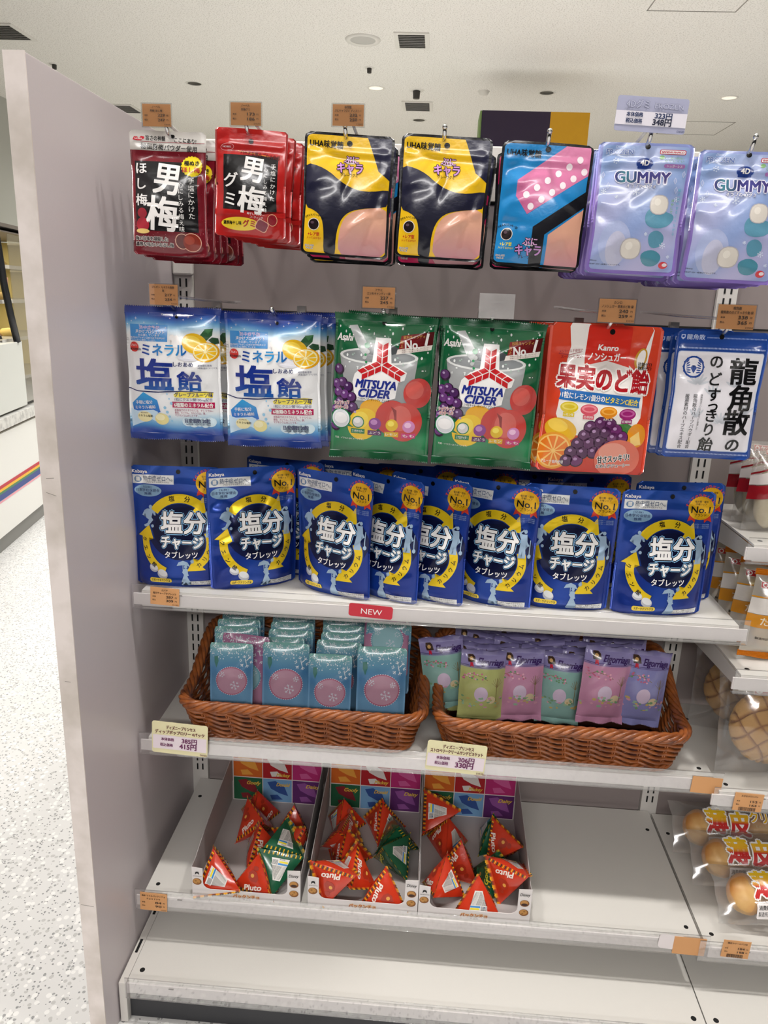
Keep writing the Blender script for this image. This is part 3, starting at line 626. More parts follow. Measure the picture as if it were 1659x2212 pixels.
def flake(A, x, y, r, c, L=None, w=.5):
    for k in range(3):
        q = math.radians(k*60+15); dx, dy = math.cos(q)*r, math.sin(q)*r
        A.add([(x-dx-dy/r*w/2, y-dy+dx/r*w/2), (x+dx-dy/r*w/2, y+dy+dx/r*w/2), (x+dx+dy/r*w/2, y+dy-dx/r*w/2), (x-dx+dy/r*w/2, y-dy-dx/r*w/2)], [(0, 1, 2, 3)], c, L=L if L else A.L, big=False)
    for k in range(6):
        q = math.radians(k*60+15); bx, by = x+math.cos(q)*r*.62, y+math.sin(q)*r*.62
        for s in (-1, 1):
            q2 = q+s*.8; ex, ey = bx+math.cos(q2)*r*.34, by+math.sin(q2)*r*.34
            nx, ny = -(ey-by), ex-bx; l = math.hypot(nx, ny); nx, ny = nx/l*w*.4, ny/l*w*.4
            A.add([(bx+nx, by+ny), (ex+nx, ey+ny), (ex-nx, ey-ny), (bx-nx, by-ny)], [(0, 1, 2, 3)], c, L=L if L else A.L, big=False)
def art_ice():
    """ice-blue gummy pouch; its characters are left out"""
    A = Art(); A.L = 0; A.rect(5, 3, 95, 142, lambda x, y: ice(x, y), 4)
    A.ell(28, 112, 17, 26, '#a9b4da', L=.6); A.ell(30, 118, 11, 20, '#bfc0d8', L=1)
    A.t('Disney', 18, 28, 4.6, 3.4, '#e4e8f8', .01, shear=.2); A.t('FROZEN', 9, 37, 10, 7.4, '#5f78b4', .03, out=('#e8ecf8', .07))
    A.rect(64, 6.6, 91, 11.6, '#c42c3c', 1.6, L=1); A.rect(64.8, 7.2, 90.2, 11, '#f4f0f2', 1.2, L=1.5); A.t('BANDAI NAMCO', 66, 89, 9.1, 3, '#b82030', .05)
    A.ell(67, 15, 2.6, 2.2, '#7cb06c', L=1); A.t('むし歯の原因に', 70, 90, 15.6, 2.8, '#7cac84', .02); A.t('なりにくい', 70, 90, 18.6, 2.8, '#7cac84', .02); A.rect(70, 21.8, 92, 26, '#a874b4', 2, L=1); A.t('シュガーレス', 73, 89, 24, 3, WH, .02)
    A.ell(50, 22, 9.4, 6.6, '#8ea4d8', L=1); A.ell(50, 22, 8.6, 5.9, '#1f3a86', L=1.4); A.t('4D', 45.5, 54.5, 21, 8, WH, .04); A.rect(43, 25.5, 57, 28, '#1f3a86', 1, L=1.6)
    A.t('GUMMY', 21, 78, 37, 18, grad([(21, '#3a2c6c'), (30, '#3c7c8c'), (45, '#2c2a6c'), (60, '#3c3a84'), (78, '#3a2c6c')], 0), .035, out=('#e6e4f4', .085), L=4)
    A.t('オラフの4Dグミ', 33, 64, 47.5, 4.6, WH, .02, out=('#4a64b0', .08), L=4.6)
    A.L = 1.4; A.poly(soft([(56, 78), (62, 70), (78, 74), (90, 78), (84, 90), (70, 94), (58, 90)]), '#5f97b0'); A.poly(soft([(62, 100), (72, 94), (82, 102), (78, 114), (66, 116)]), '#5f97b0'); A.poly(soft([(56, 122), (70, 116), (82, 124), (76, 136), (62, 136)]), '#4f8fa4')
    for cx, cy, k in ((70, 66, 1.0), (46, 116, 1.1)):
        A.L = 2.2; A.poly(soft([(cx-10*k, cy-10*k), (cx+10*k, cy-10*k), (cx+10*k, cy+12*k), (cx-10*k, cy+12*k)]), '#b9b4b8'); A.poly(soft([(cx-9*k, cy-9*k), (cx+9*k, cy-9*k), (cx+9*k, cy+11*k), (cx-9*k, cy+11*k)]), '#ddd6cc'); A.ell(cx-2, cy-2, 3.4*k, 4*k, '#ece6dc')
    for x, y, r in ((20, 20, 3.4), (10, 54, 3), (44, 54, 4.4), (88, 60, 3), (80, 112, 3.6), (88, 124, 2), (60, 100, 2), (24, 60, 2)): flake(A, x, y, r, '#dfe8f8', 1.8)
    for x, y in ((8, 36), (14, 48), (84, 40), (92, 32), (86, 50)): A.poly([(x, y-4), (x+2, y), (x, y+4), (x-2, y)], '#c4cce8', 1.6); A.poly([(x, y-3), (x+1.3, y), (x, y+3), (x-1.3, y)], '#9cacd8', 2)
    A.vt('組み合わせるとつながる', 90, 48, 100, 3.6, '#6cc0d8'); A.vt('冷やして', 84, 60, 76, 3.6, '#8cc84c')
    A.t('©Disney', 4.5, 12, 132, 2, BK); A.t('HEART 2024  ※画像はイメージです。', 4.5, 38, 136, 2, BK); A.L = 2; A.ell(84, 134, 5, 4, '#d83c44'); A.ell(85.5, 133.5, 2.8, 2, '#f0e6ea')
    return A
def ice(x, y):
    a = np.array(lin('#a9b8e0')); b = np.array(lin('#6f96cc')); c = np.array(lin('#b7b4dc')); t = np.clip(y/140, 0, 1)[:, None]
    k = (.5+.5*np.sin(x*.07+y*.05))[:, None]; return (a*(1-t)+c*t)*(1-.6*k)+b*.6*k
def base_ice(x, y):
    a = np.array(lin('#8a72c0')); b = np.array(lin('#8f9cd4')); k = np.clip(y/60, 0, 1)[:, None]; return b*(1-k)+a*k
def art_biscuit(c, seed):
    A = Art(); A.L = 0; rg = random.Random(seed); A.rect(0, 40, 100, 160, c); A.rect(0, 34, 100, 35.2, '#4c3f78', L=1); A.rect(0, 37, 100, 37.8, '#4c3f78', L=1)
    A.t('Elgorriaga', 36, 94, 24, 19, '#3a2060', .03, shear=.35, rot=2)
    A.L = 1; A.poly([(15, 12), (25, 11), (30, 16), (32, 27), (16, 28), (14, 20)], '#3c2418'); A.ell(22, 20, 4, 4, '#caa060'); A.poly([(20, 28), (26, 28), (27, 38), (23.5, 35), (20, 38)], '#c82038')
    br = '#8a7a50'
    A.line([(82, 118), (81, 84), (82, 60)], 1.6, br)
    for k in range(7): q = math.radians(-90+(k-3)*20); A.line([(81.5, 80), (81.5+18*math.cos(q)*.8, 80+22*math.sin(q))], .7, br)
    A.line([(6, 62), (24, 52), (46, 56), (60, 64)], 1.2, '#8a7a50')
    for k in range(22): A.ell(rg.uniform(4, 56), rg.uniform(48, 66), 2.2, 2, rg.choice(('#d88aa4', '#e8b0c0', '#6f9c70', '#c86c8c')), n=8)
    for k in range(26): A.ell(rg.uniform(2, 98), rg.uniform(104, 128), rg.uniform(2, 5), rg.uniform(1.5, 3), rg.choice(('#7fa67c', '#9cc0a0', '#d8a0b4', '#c8b070')), n=9)
    A.L = 1.2; A.ell(47, 96, 15, 17, '#d8c4dc'); A.ell(70, 108, 10, 9, '#e2cfa8')
    return A
def art_snow(c, pink):
    A = Art(); A.L = 0; rg = random.Random(3); A.ell(52, 86, 36, 34, '#b8708a' if not pink else '#7fb4c4', n=40); A.ell(52, 86, 33, 31, '#c498ac' if not pink else '#9cc8d0', n=40)
    for k in range(46): q = math.radians(k*8); A.ell(52+36*math.cos(q), 86+34*math.sin(q), 1.1, 1.1, '#e8e8ee', n=6, L=1)
    for k in range(150): y = abs(rg.gauss(0, 14))+3; A.ell(rg.uniform(1, 99), y, rg.uniform(.4, 1.7), rg.uniform(.4, 1.7), '#dfe8ec', n=7, L=.6)
    flake(A, 84, 40, 15, '#e6ecf0', 1.4, 1.6); flake(A, 30, 70, 7, '#d6e0ea', 1.6, 1); flake(A, 60, 96, 11, '#dde4ee', 1.8, 1.2); flake(A, 74, 74, 6, '#dde4ee', 1.8, 1)
    A.poly([(12, 30), (20, 28), (22, 40), (17, 56), (12, 44)], '#3f7c74', .8)
    return A
BAGS = [
 ('plum_candy_pouch', .098, .150, flat('#741220'), art_plum, dict(arth=170, thick=.016, seed=3, hole=(56, 7, 2.6))),
 ('plum_gummy_pouch', .0915, .128, flat('#b5201e'), art_plum_gummy, dict(arth=150, thick=.012, seed=5, hole=(50, 17, 3.4))),
 ('grape_gummy_pouch', .113, .146, flat('#131218'), lambda: art_grape(0), dict(arth=142, thick=.014, seed=8, hole=(50, 11, 3.2), corner=.06)),
 ('blue_gummy_pouch', .113, .146, flat('#131218'), lambda: art_grape(1), dict(arth=142, thick=.014, seed=9, hole=(50, 8, 3.2), corner=.06)),
 ('pink_gummy_pouch', .113, .146, flat('#131218'), lambda: art_grape(2), dict(arth=142, thick=.014, seed=10, hole=(50, 11, 3.2), corner=.06)),
 ('ice_gummy_pouch', .115, .153, base_ice, art_ice, dict(arth=146, thick=.014, seed=12, hole=(51, 4, 2.8), corner=.05)),
 ('salt_candy_bag', .135, .186, base_mineral, art_mineral, dict(arth=144, thick=.03, seed=14, hole=(55, 10.5, 1.6), style='pillow', seal=.05, corner=0)),
 ('cider_candy_bag', .140, .200, base_cider, art_cider, dict(arth=145, thick=.034, seed=17, hole=(48, 8, 2.2), style='pillow', seal=.05, corner=0)),
 ('fruit_candy_pouch', .152, .203, grad([(0, '#d6472a'), (40, '#d23a22'), (100, '#d84a28'), (134, '#c63020')]), art_fruit, dict(arth=133, thick=.026, seed=21, hole=(55, 6, 2.4), corner=.03)),
 ('herb_candy_pouch', .121, .172, flat('#1f4696'), art_herb, dict(arth=141, thick=.02, seed=23, hole=(49, 6, 2.6), corner=.05)),
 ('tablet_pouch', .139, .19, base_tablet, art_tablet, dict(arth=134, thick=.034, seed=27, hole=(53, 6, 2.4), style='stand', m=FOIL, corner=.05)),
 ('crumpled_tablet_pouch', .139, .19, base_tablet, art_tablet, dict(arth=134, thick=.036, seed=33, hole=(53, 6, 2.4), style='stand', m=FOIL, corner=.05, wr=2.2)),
]
for i, c in enumerate(('#b8bd78', '#c98fae', '#8fb8b0', '#8c8cc0')):
    BAGS.append((('yellow', 'pink', 'mint', 'lilac')[i]+'_biscuit_pack', .074, .124, grad([(0, '#6a6290'), (12, '#9088b8'), (34, '#8f86b8'), (45, c), (175, c)]), (lambda c=c, i=i: art_biscuit(c, i)), dict(thick=.026, seed=41+i, style='pillow', seal=.07, corner=0, nx=20, nz=26)))
BAGS.append(('snowflake_sweet_pack', .079, .126, grad([(0, '#7fb6ac'), (20, '#6fa3b8'), (60, '#4f86b4'), (110, '#6f9fc4')]), lambda: art_snow(0, False), dict(thick=.024, seed=51, style='pillow', seal=.0, corner=.03, nx=20, nz=24)))
BAGS.append(('pink_sweet_pack', .079, .126, grad([(0, '#b47a9c'), (40, '#a8709c'), (110, '#c890ac')]), lambda: art_snow(0, True), dict(thick=.024, seed=52, style='pillow', seal=.0, corner=.03, nx=20, nz=24)))
for key, w, h, base, art, kw in BAGS: make_bag(key, w, h, base, art(), **kw)

# ------------------------------------------------------------------ the shop
def node_mat(name, build):
    M = bpy.data.materials.new(name); M.use_nodes = True; build(M.node_tree, M.node_tree.nodes['Principled BSDF']); MAT[name] = M; return M
def terrazzo(nt, b):
    tc = nt.nodes.new('ShaderNodeTexCoord'); L = nt.links.new; prev = None
    base = nt.nodes.new('ShaderNodeRGB'); base.outputs[0].default_value = lin('#dddcda')+(1,); prev = base.outputs[0]
    for sc, thr, col, rnd in ((150, .42, '#9c9c9b', .86), (110, .40, '#c3c2bf', .72), (230, .40, '#8a8b8b', .86), (90, .42, '#efeeeb', .6)):
        v = nt.nodes.new('ShaderNodeTexVoronoi'); v.inputs['Scale'].default_value = sc; L(tc.outputs['Object'], v.inputs['Vector'])
        n = nt.nodes.new('ShaderNodeMath'); n.operation = 'LESS_THAN'; n.inputs[1].default_value = thr; L(v.outputs['Distance'], n.inputs[0])
        sp = nt.nodes.new('ShaderNodeSeparateColor'); L(v.outputs['Color'], sp.inputs[0])
        g = nt.nodes.new('ShaderNodeMath'); g.operation = 'GREATER_THAN'; g.inputs[1].default_value = rnd; L(sp.outputs[0], g.inputs[0])
        mu = nt.nodes.new('ShaderNodeMath'); mu.operation = 'MULTIPLY'; L(n.outputs[0], mu.inputs[0]); L(g.outputs[0], mu.inputs[1])
        mx = nt.nodes.new('ShaderNodeMix'); mx.data_type = 'RGBA'; L(mu.outputs[0], mx.inputs[0]); L(prev, mx.inputs[6]); mx.inputs[7].default_value = lin(col)+(1,); prev = mx.outputs[2]
    L(prev, b.inputs['Base Color']); b.inputs['Roughness'].default_value = .28
def ceilm(nt, b):
    tc = nt.nodes.new('ShaderNodeTexCoord'); L = nt.links.new
    n = nt.nodes.new('ShaderNodeTexNoise'); n.inputs['Scale'].default_value = 130; n.inputs['Detail'].default_value = 4; L(tc.outputs['Object'], n.inputs['Vector'])
    r = nt.nodes.new('ShaderNodeValToRGB'); r.color_ramp.elements[0].position = .36; r.color_ramp.elements[1].position = .47
    r.color_ramp.elements[0].color = lin('#cfcbc4')+(1,); r.color_ramp.elements[1].color = lin('#f2efea')+(1,)
    L(n.outputs['Fac'], r.inputs[0]); L(r.outputs[0], b.inputs['Base Color']); b.inputs['Roughness'].default_value = .9
    bp = nt.nodes.new('ShaderNodeBump'); bp.inputs['Strength'].default_value = .4; bp.inputs['Distance'].default_value = .003; L(n.outputs['Fac'], bp.inputs['Height']); L(bp.outputs[0], b.inputs['Normal'])
TERR = node_mat('terrazzo_floor', terrazzo); CEILM = node_mat('acoustic_ceiling', ceilm)
tag(MB().box((-6, -4.5, -.1), (6, 9.0, 0)).build('floor', TERR), kind='structure')
tag(MB().box((-6, -4.5, CEIL), (6, 9.0, CEIL+.1)).build('ceiling', CEILM), kind='structure')
tag(MB().box((-3.3, -1, 0), (-3.2, 9.0, CEIL)).build('wall_left', mat('left_wall_paint', '#b9bab4', .6)), kind='structure')
tag(MB().box((-3.2, 9.0, 0), (6, 9.1, CEIL)).build('wall_back', mat('far_wall_paint', '#d9d2bd', .7)), kind='structure')

# the gondola: end panel, posts, back, base
XL, XR, HB = .0157, .9157, 1.366
ep = empty('end_panel', (0, -.2, 0)); tag(ep, 'tall lilac-grey laminated end panel closing the shelving at its left', 'panel')
MB().box((-.0225, -.2425, .002), (0, .245, 1.366)).build('panel_board', PANELM, ep, bevel=.0008)
MB().box((-.0235, -.2445, .001), (.0006, -.2427, 1.3668)).build('edge_band', EDGEM, ep)['label'] = 'cream edge band with scuffs'
for i, (z, l, a) in enumerate(((.885, .013, .3), (.905, .010, -.1), (.63, .008, .05), (.27, .019, .1))):
    o = MB().box((-l/2, -.0002, -.0003), (l/2, .0002, .0003)).build('scuff_mark', mat('scuff_grey', '#8f8880', .8), ep, (-.012, -.2446, z)); o.rotation_euler.y = a
su = empty('shelving_unit', (.45, .02, 0)); SY = .02; tag(su, 'light grey slotted shelving unit carrying the sweets and bread', 'shelving')
def P(x): return x-.45
slot_me = mesh('slot', MB().box((-.0014, -.0004, -.0068), (.0014, .001, .0068)).V, MB().box((0,)*3, (1,)*3).F, DARK)
for k, x in enumerate((XL, XR, XR+.9)):
    po = MB().box((P(x)-.0155, -.02, .0), (P(x)+.0155, .02, HB-.028)).build('upright_post', WHITE, su)
    if k < 2:
        z = .20
        while z < 1.33:
            for dx in (-.0053, .0053): link('slot', slot_me, po, (P(x)+dx, -.0203, z))
            z += .0205
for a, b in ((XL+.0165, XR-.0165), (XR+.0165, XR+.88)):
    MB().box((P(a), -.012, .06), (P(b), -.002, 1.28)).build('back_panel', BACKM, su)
MB().box((P(0)+.001, -.022, HB-.026), (P(2.0), .02, HB)).build('top_rail', WHITE, su, bevel=.002)
MB().box((P(.032), -.015, 1.2805), (P(1.8), -.011, 1.336)).build('upper_back_strip', DARK, su)
MB().box((P(.032), -.029, 1.284), (P(1.8), -.016, 1.325)).build('hook_bar', mat('polished_bar', '#b8b2ac', .22, metal=.85), su, bevel=.001)
MB().box((P(.032), -.026, 1.086), (P(1.8), -.014, 1.098)).build('hook_bar', STEEL, su)
MB().box((P(.03), -.0135, 1.1), (P(1.8), -.0122, 1.103)).build('panel_seam', DARK, su)
MB().box((P(.002), -.034, 1.155), (P(.036), -.0215, 1.185)).build('bar_bracket', WHITE, su, bevel=.003)
DB, ZB = .40, .08
for a, b in ((.0155, XR-.001), (XR+.001, 1.80)):
    d = MB().box((P(a), -DB-.012, ZB-.003), (P(b), -.02, ZB)).build('base_deck', DECK, su)
    for hx, hy in ((a+.016, -.372), (b-.016, -.372), (a+.016, -.20)):
        MB().lathe([(0, .0003), (.0042, .0003), (.0042, 0)], (P(hx), hy-.02, ZB), 14).build('screw_hole', DARK if hy < -.3 else mat('plug_white', '#f4f2f0', .4), d)
MB().box((P(.003), -DB-.018, .002), (P(.0145), -.02, ZB-.001)).build('base_bracket', WHITE, su)
for y in (-.34, -.26, -.18): MB().box((P(.0065), y-.02, ZB-.001), (P(.0105), y+.006, ZB+.0002)).build('bracket_slot', DARK, su)
MB().box((P(.006), -DB-.006, .001), (P(1.8), -DB+.002, ZB-.025)).build('kick_plate', KICK, su)
MB().box((P(.0145), -DB-.0125, ZB-.0255), (P(1.8), -DB-.011, ZB-.003)).build('front_lip', WHITE, su)

def rail(parent, x0, x1, y, z, h=.0255):
    y += .008
    """clear price rail: sheet, ribs and white backing strip; y is the front of the shelf lip"""
    MB().box((x0, y-.0032, z-h+.003), (x1, y-.0006, z-.004)).build('rail_backing', RAILW, parent)
    c = MB().box((x0, y-.0082, z-h-.002), (x1, y-.0074, z+.0125)).box((x0, y-.0074, z-h-.002), (x1, y-.0005, z-h-.0012)).build('price_rail', CLEAR, parent)
    m = MB()
    for dz in (.0125, -h-.0015): m.tube([(x0, y-.0082, z+dz), (x1, y-.0082, z+dz)], .0007, 6)
    m.build('rail_rib', CLEAR, c, smooth=True)
    MB().box((x0+.07, y-.0086, z-.003), (x0+.078, y-.0083, z-.001)).build('rail_clip', mat('clip_grey', '#8c8886', .5), c)
def shelf(x0, x1, z, D, label, holes=True, y0=-.004, tilt=0):
    t = empty('metal_shelf', ((x0+x1)/2, 0, z)); tag(t, label, 'shelf'); w = (x1-x0)/2
    d = MB().box((-w, -D+.008, -.003), (w, y0, 0)).build('deck', DECK, t)
    MB().box((-w, -D+.0075, -.0255), (w, -D+.009, -.002)).build('front_lip', WHITE, t)
    for s in (-1, 1):
        X = s*(w-.0015); MB().prism([(-D+.01, -.006), (-D+.01, -.0255), (-.02, -.045), (y0, -.045), (y0, -.006)], X-.001, X+.001, 'x').build('side_bracket', WHITE, t)
    if holes:
        for hx in (-w+.016, w-.016):
            for hy in (-D+.028, -.06): MB().lathe([(0, .0003), (.0036, .0003), (.0036, 0)], (hx, hy, 0), 14).build('screw_hole', DARK, d)
    rail(t, -w-.012, w+.012, -D, 0); return t
Z1, Z2, Z4, D1, D2, D4 = .685, .432, .175, .261, .266, .320
shelf(XL+.001, XR-.001, Z1, D1, 'white metal shelf holding the blue tablet pouches', False)
shelf(XL+.001, XR-.001, Z2, D2, 'white metal shelf holding the two wicker baskets')
shelf(XL+.001, XR-.001, Z4, D4, 'white metal shelf holding the three open cartons')
rail(su, P(.014), P(.928), -DB-.02, ZB)
rail(su, P(.94), P(1.8), -DB-.02, ZB)
ZA, ZBB, ZC, ZD = .807, .616, .416, .170
shelf(XR+.006, 1.80, ZA, .247, 'white metal shelf of the right bay, topmost, under the strawberry rolls')
shelf(XR+.006, 1.80, ZBB, .280, 'white metal shelf of the right bay under the orange sealed egg rolls')
shelf(XR+.006, 1.80, ZC, .280, 'white metal shelf of the right bay under the melon buns')
shelf(XR+.006, 1.80, ZD, .325, 'white metal shelf of the right bay under the cream bun packs')

# ---- ceiling fittings
def fit(name, u, v, label, cat, group=None):
    p = at(u, v, Z=CEIL); o = empty(name, (p.x, p.y, CEIL)); tag(o, label, cat, group); return o
GR = mat('fitting_grey', '#a8a6a2', .5); WF = mat('fitting_white', '#e6e3dd', .5)
def vent(u, v, w, d, label):
    o = fit('ceiling_vent', u, v, label, 'vent')
    MB().box((-w/2, -d/2, -.004), (w/2, d/2, -.001)).build('backing', mat('vent_dark', '#77756f', .7), o)
    f = MB(); e = .025
    for a, b in (((-w/2-e, -d/2-e), (w/2+e, -d/2)), ((-w/2-e, d/2), (w/2+e, d/2+e)), ((-w/2-e, -d/2), (-w/2, d/2)), ((w/2, -d/2), (w/2+e, d/2))): f.box((a[0], a[1], -.008), (b[0], b[1], 0))
    f.build('frame', WF, o); n = 8; sm = None
    for k in range(n):
        y = -d/2+d*(k+.5)/n; M = Matrix.Translation((0, y, -.009)) @ Matrix.Rotation(.6, 4, 'X')
        q = MB().box((-w/2, -.006, -.001), (w/2, .006, .001), M); q.build('slat', GR, o)
vent(890, 87, .155, .24, 'square slatted ceiling vent beside the round speaker')
vent(10, 68, .20, .26, 'slatted ceiling vent cut by the left picture edge')
vent(268, 234, .2, .26, 'slatted ceiling vent just above the end panel')
vent(902, 229, .19, .26, 'slatted ceiling vent farther back under the sprinkler')
o = fit('ceiling_speaker', 784, 85, 'large round white ceiling speaker', 'speaker')
MB().lathe([(.075, -.006), (.1, -.012), (.105, -.004), (.105, 0)], seg=36).build('trim_ring', WF, o, smooth=True); MB().lathe([(0, -.004), (.076, -.005)], seg=30).build('speaker_grille', mat('grille_grey', '#c4c2bd', .7, bump=.6, bscale=500), o)
for u, v, l in ((117, 138, 'small ceiling sprinkler above the end panel'), (798, 146, 'small ceiling sprinkler in front of the round speaker'), (900, 195, 'round smoke detector between the two middle vents')):
    o = fit('sprinkler', u, v, l, 'sprinkler'); k = 1.7 if u == 900 else 1
    MB().lathe([(0, -.002), (.03*k, -.006), (.035*k, 0)], seg=20).build('escutcheon', WF, o, smooth=True); MB().lathe([(0, -.035*k), (.014*k, -.033*k), (.016*k, -.006), (.01, 0)], seg=14).build('sprinkler_head', mat('dark_fitting', '#4c4a47', .4, metal=.6), o)
for u, v, l in ((420, 180, 'recessed downlight left of the middle, above the plum gummy tag'), (812, 190, 'recessed downlight near the middle of the ceiling'), (1181, 200, 'recessed chrome downlight above the purple sign'), (1575, 211, 'recessed downlight at the right of the ceiling'), (905, 259, 'recessed downlight farthest back, over the yellow pouches')):
    o = fit('downlight', u, v, l, 'light'); lit = u in (812, 1575)
    MB().lathe([(.05, -.003), (.062, -.004), (.066, 0)], seg=28).build('trim_ring', WF, o, smooth=True)
    MB().lathe([(0, .03), (.03, .028), (.05, -.002)], seg=28).build('reflector', CHROME if not lit else mat('lamp_glow', '#fff4e4', .5, emit=1.2), o, smooth=True)
    MB().lathe([(0, -.001), (.024, -.001), (.03, -.0035), (.05, -.0025)], seg=28).build('baffle', mat('lamp_dark', '#3c3a38', .4) if not lit else MAT['lamp_glow'], o, smooth=True)
o = fit('smoke_detector', 1045, 197, 'small white domed detector left of the purple sign', 'detector'); MB().lathe([(0, -.03), (.03, -.024), (.045, 0)], seg=20).build('dome', WF, o, smooth=True)
for u, v, w, d, l in ((1525, -12, .45, .45, 'access hatch outline at the top right of the ceiling'), (1500, 277, .5, .5, 'access hatch outline behind the lilac price card')):
    o = fit('ceiling_hatch', u, v, l, 'hatch'); f = MB(); e = .006
    for a, b in (((-w/2, -d/2), (w/2, -d/2+e)), ((-w/2, d/2-e), (w/2, d/2)), ((-w/2, -d/2), (-w/2+e, d/2)), ((w/2-e, -d/2), (w/2, d/2))): f.box((a[0], a[1], -.002), (b[0], b[1], 0))
    f.build('hatch_frame', mat('hatch_line', '#9a968f', .6), o)
a, b, c_, d_ = at(1042, 238, Y=4.2), at(1275, 245, Y=4.2), at(1190, 244, Y=4.2), at(1042, 330, Y=4.2)
o = empty('standing_sign', (a.x, 4.2, d_.z)); tag(o, 'tall boxed sign in dark purple and yellow standing beyond the shelving', 'sign')
hh = a.z-d_.z
MB().box((0, 0, .002-d_.z), (c_.x-a.x, .08, hh)).build('purple_face', mat('sign_purple', '#2b1c38', .6), o)
MB().box((c_.x-a.x, 0, .002-d_.z), (b.x-a.x, .08, hh)).build('yellow_face', mat('sign_yellow', '#d39c12', .6), o)
MB().box((-.012, .01, .002-d_.z), (-.001, .3, hh)).build('green_side', mat('sign_green', '#7d9a5a', .6), o)

# ---- the counter and glass case at the left
ct = empty('service_counter', (-1.346, 1.6, 0), math.atan2(.985, -.175)-math.pi/2); tag(ct, 'white service counter with rainbow stripes at the left', 'counter')
ct.rotation_euler.z = math.atan2(.175, .985)
LW = mat('counter_laminate', '#e2e1dc', .45)
MB().box((-.6, -1.4, .085), (0, 2.2, .515)).build('counter_front', LW, ct)
MB().box((-.6, -1.4, .0), (-.03, 2.2, .085)).build('plinth', mat('plinth_grey', '#8b8a86', .6), ct)
MB().box((-.62, -1.42, .53), (.012, 2.22, .578)).build('counter_top', mat('counter_stone', '#d6d5d0', .35, noise_col='#aeadaa', nscale=40), ct, bevel=.002)
MB().box((-.6, -1.4, .515), (-.012, 2.2, .53)).build('shadow_gap', mat('gap_taupe', '#a59c90', .6), ct)
for c, z0, z1 in (('#b81f34', .288, .302), ('#e8b21e', .276, .288), ('#3f7a4c', .266, .276), ('#2b3f86', .240, .266), ('#e69aa8', .230, .237)):
    MB().box((0, -1.4, z0), (.0015, 2.2, z1)).build('colour_stripe', mat('stripe_'+c[1:], c, .5), ct)['label'] = {'#b81f34': 'red stripe', '#e8b21e': 'yellow stripe', '#3f7a4c': 'green stripe', '#2b3f86': 'blue stripe', '#e69aa8': 'pink stripe'}[c]
gc = empty('glass_display_case', (-1.346, 1.6, .578)); gc.rotation_euler = ct.rotation_euler
tag(gc, 'glass display case with warm lit shelves on the white counter', 'display case')
FB = mat('case_frame_black', '#14161b', .35)
MB().box((-.5, -.9, .01), (-.005, .52, .3)).build('lower_panel', mat('case_panel_white', '#d3d5d0', .4), gc, bevel=.002)
MB().box((-.5, -.9, .0), (-.03, 1.3, .012)).build('case_foot', FB, gc)
MB().tube([(-.02, .36, .8), (-.02, .385, .7), (-.02, .41, .55), (-.015, .44, .42), (-.01, .475, .3)], .016, 8).build('frame_post', FB, gc, smooth=True)
MB().tube([(-.10, .52, .32), (-.09, .60, .18), (-.08, .66, .03)], .008, 6).build('frame_post', FB, gc, smooth=True)
MB().tube([(-.03, .40, .58), (-.03, .52, .3), (-.03, .62, .05)], .0025, 6).build('glass_edge', FB, gc, smooth=True)
MB().box((-.5, -.9, .785), (.0, 1.3, .80)).box((-.5, -.9, .765), (-.005, 1.3, .77)).build('top_rail', mat('case_rail_taupe', '#7d7570', .4, metal=.4), gc)
MB().box((-.012, .47, .02), (-.008, 1.3, .76)).build('front_glass', GLASS, gc)
WARM = mat('warm_shelf_board', '#ecdc9c', .6); 
for z in (.62, .47, .30, .12):
    s = MB().box((-.45, .4, z), (-.05, 1.28, z+.008)).build('case_shelf', mat('case_shelf_metal', '#8f8b86', .35, metal=.3), gc)
    MB().box((-.048, .4, z-.004), (-.045, 1.28, z+.012)).build('shelf_edge', mat('shelf_edge_white', '#efece6', .3), s)
MB().box((-.47, .3, .01), (-.46, 1.29, .74)).build('back_board', WARM, gc)
MB().box((-.46, 1.28, .01), (-.02, 1.29, .76)).build('side_board', WARM, gc)
for k, z in enumerate((.745, .612, .462, .292)): area('display_case_fill_%d' % k, -1.72, 2.36, .3, .7, 3.4, (1, .87, .58), z=.578+z)  # warm fill lights added above each case shelf to brighten the goods
for (y, z, r, c) in ((.55, .628, .05, '#d9b25c'), (.70, .628, .05, '#e0c070'), (.52, .478, .045, '#e6cf7c'), (.66, .478, .05, '#d8b870'), (.55, .308, .05, '#b08048'), (.78, .308, .05, '#e4c878'), (.7, .128, .05, '#8a6a40')):
    q = MB().lathe([(0, r*.75), (r*.6, r*.66), (r, r*.28), (r*.8, 0)], seg=18).build('pastry', mat('pastry_'+c[1:], c, .6), None, smooth=True)
    q.location = gc.matrix_basis @ Vector((-.15, y, z)); tag(q, 'baked pastry at the %s of the %s lit shelf of the glass case' % ('near end' if y < .6 else 'far end', {.628: 'top', .478: 'second', .308: 'third', .128: 'lowest'}[z]), 'pastry', 'pastries in the lit glass case')
pc = MB().box((-.028, 0, 0), (.028, .002, .036)).build('price_card', mat('case_card', '#e6b394', .5), None); pc.location = gc.matrix_basis @ Vector((-.04, .47, .545)); pc.rotation_euler = (0, .1, 1.5)
tag(pc, 'small peach price card inside the lit glass case', 'price card')

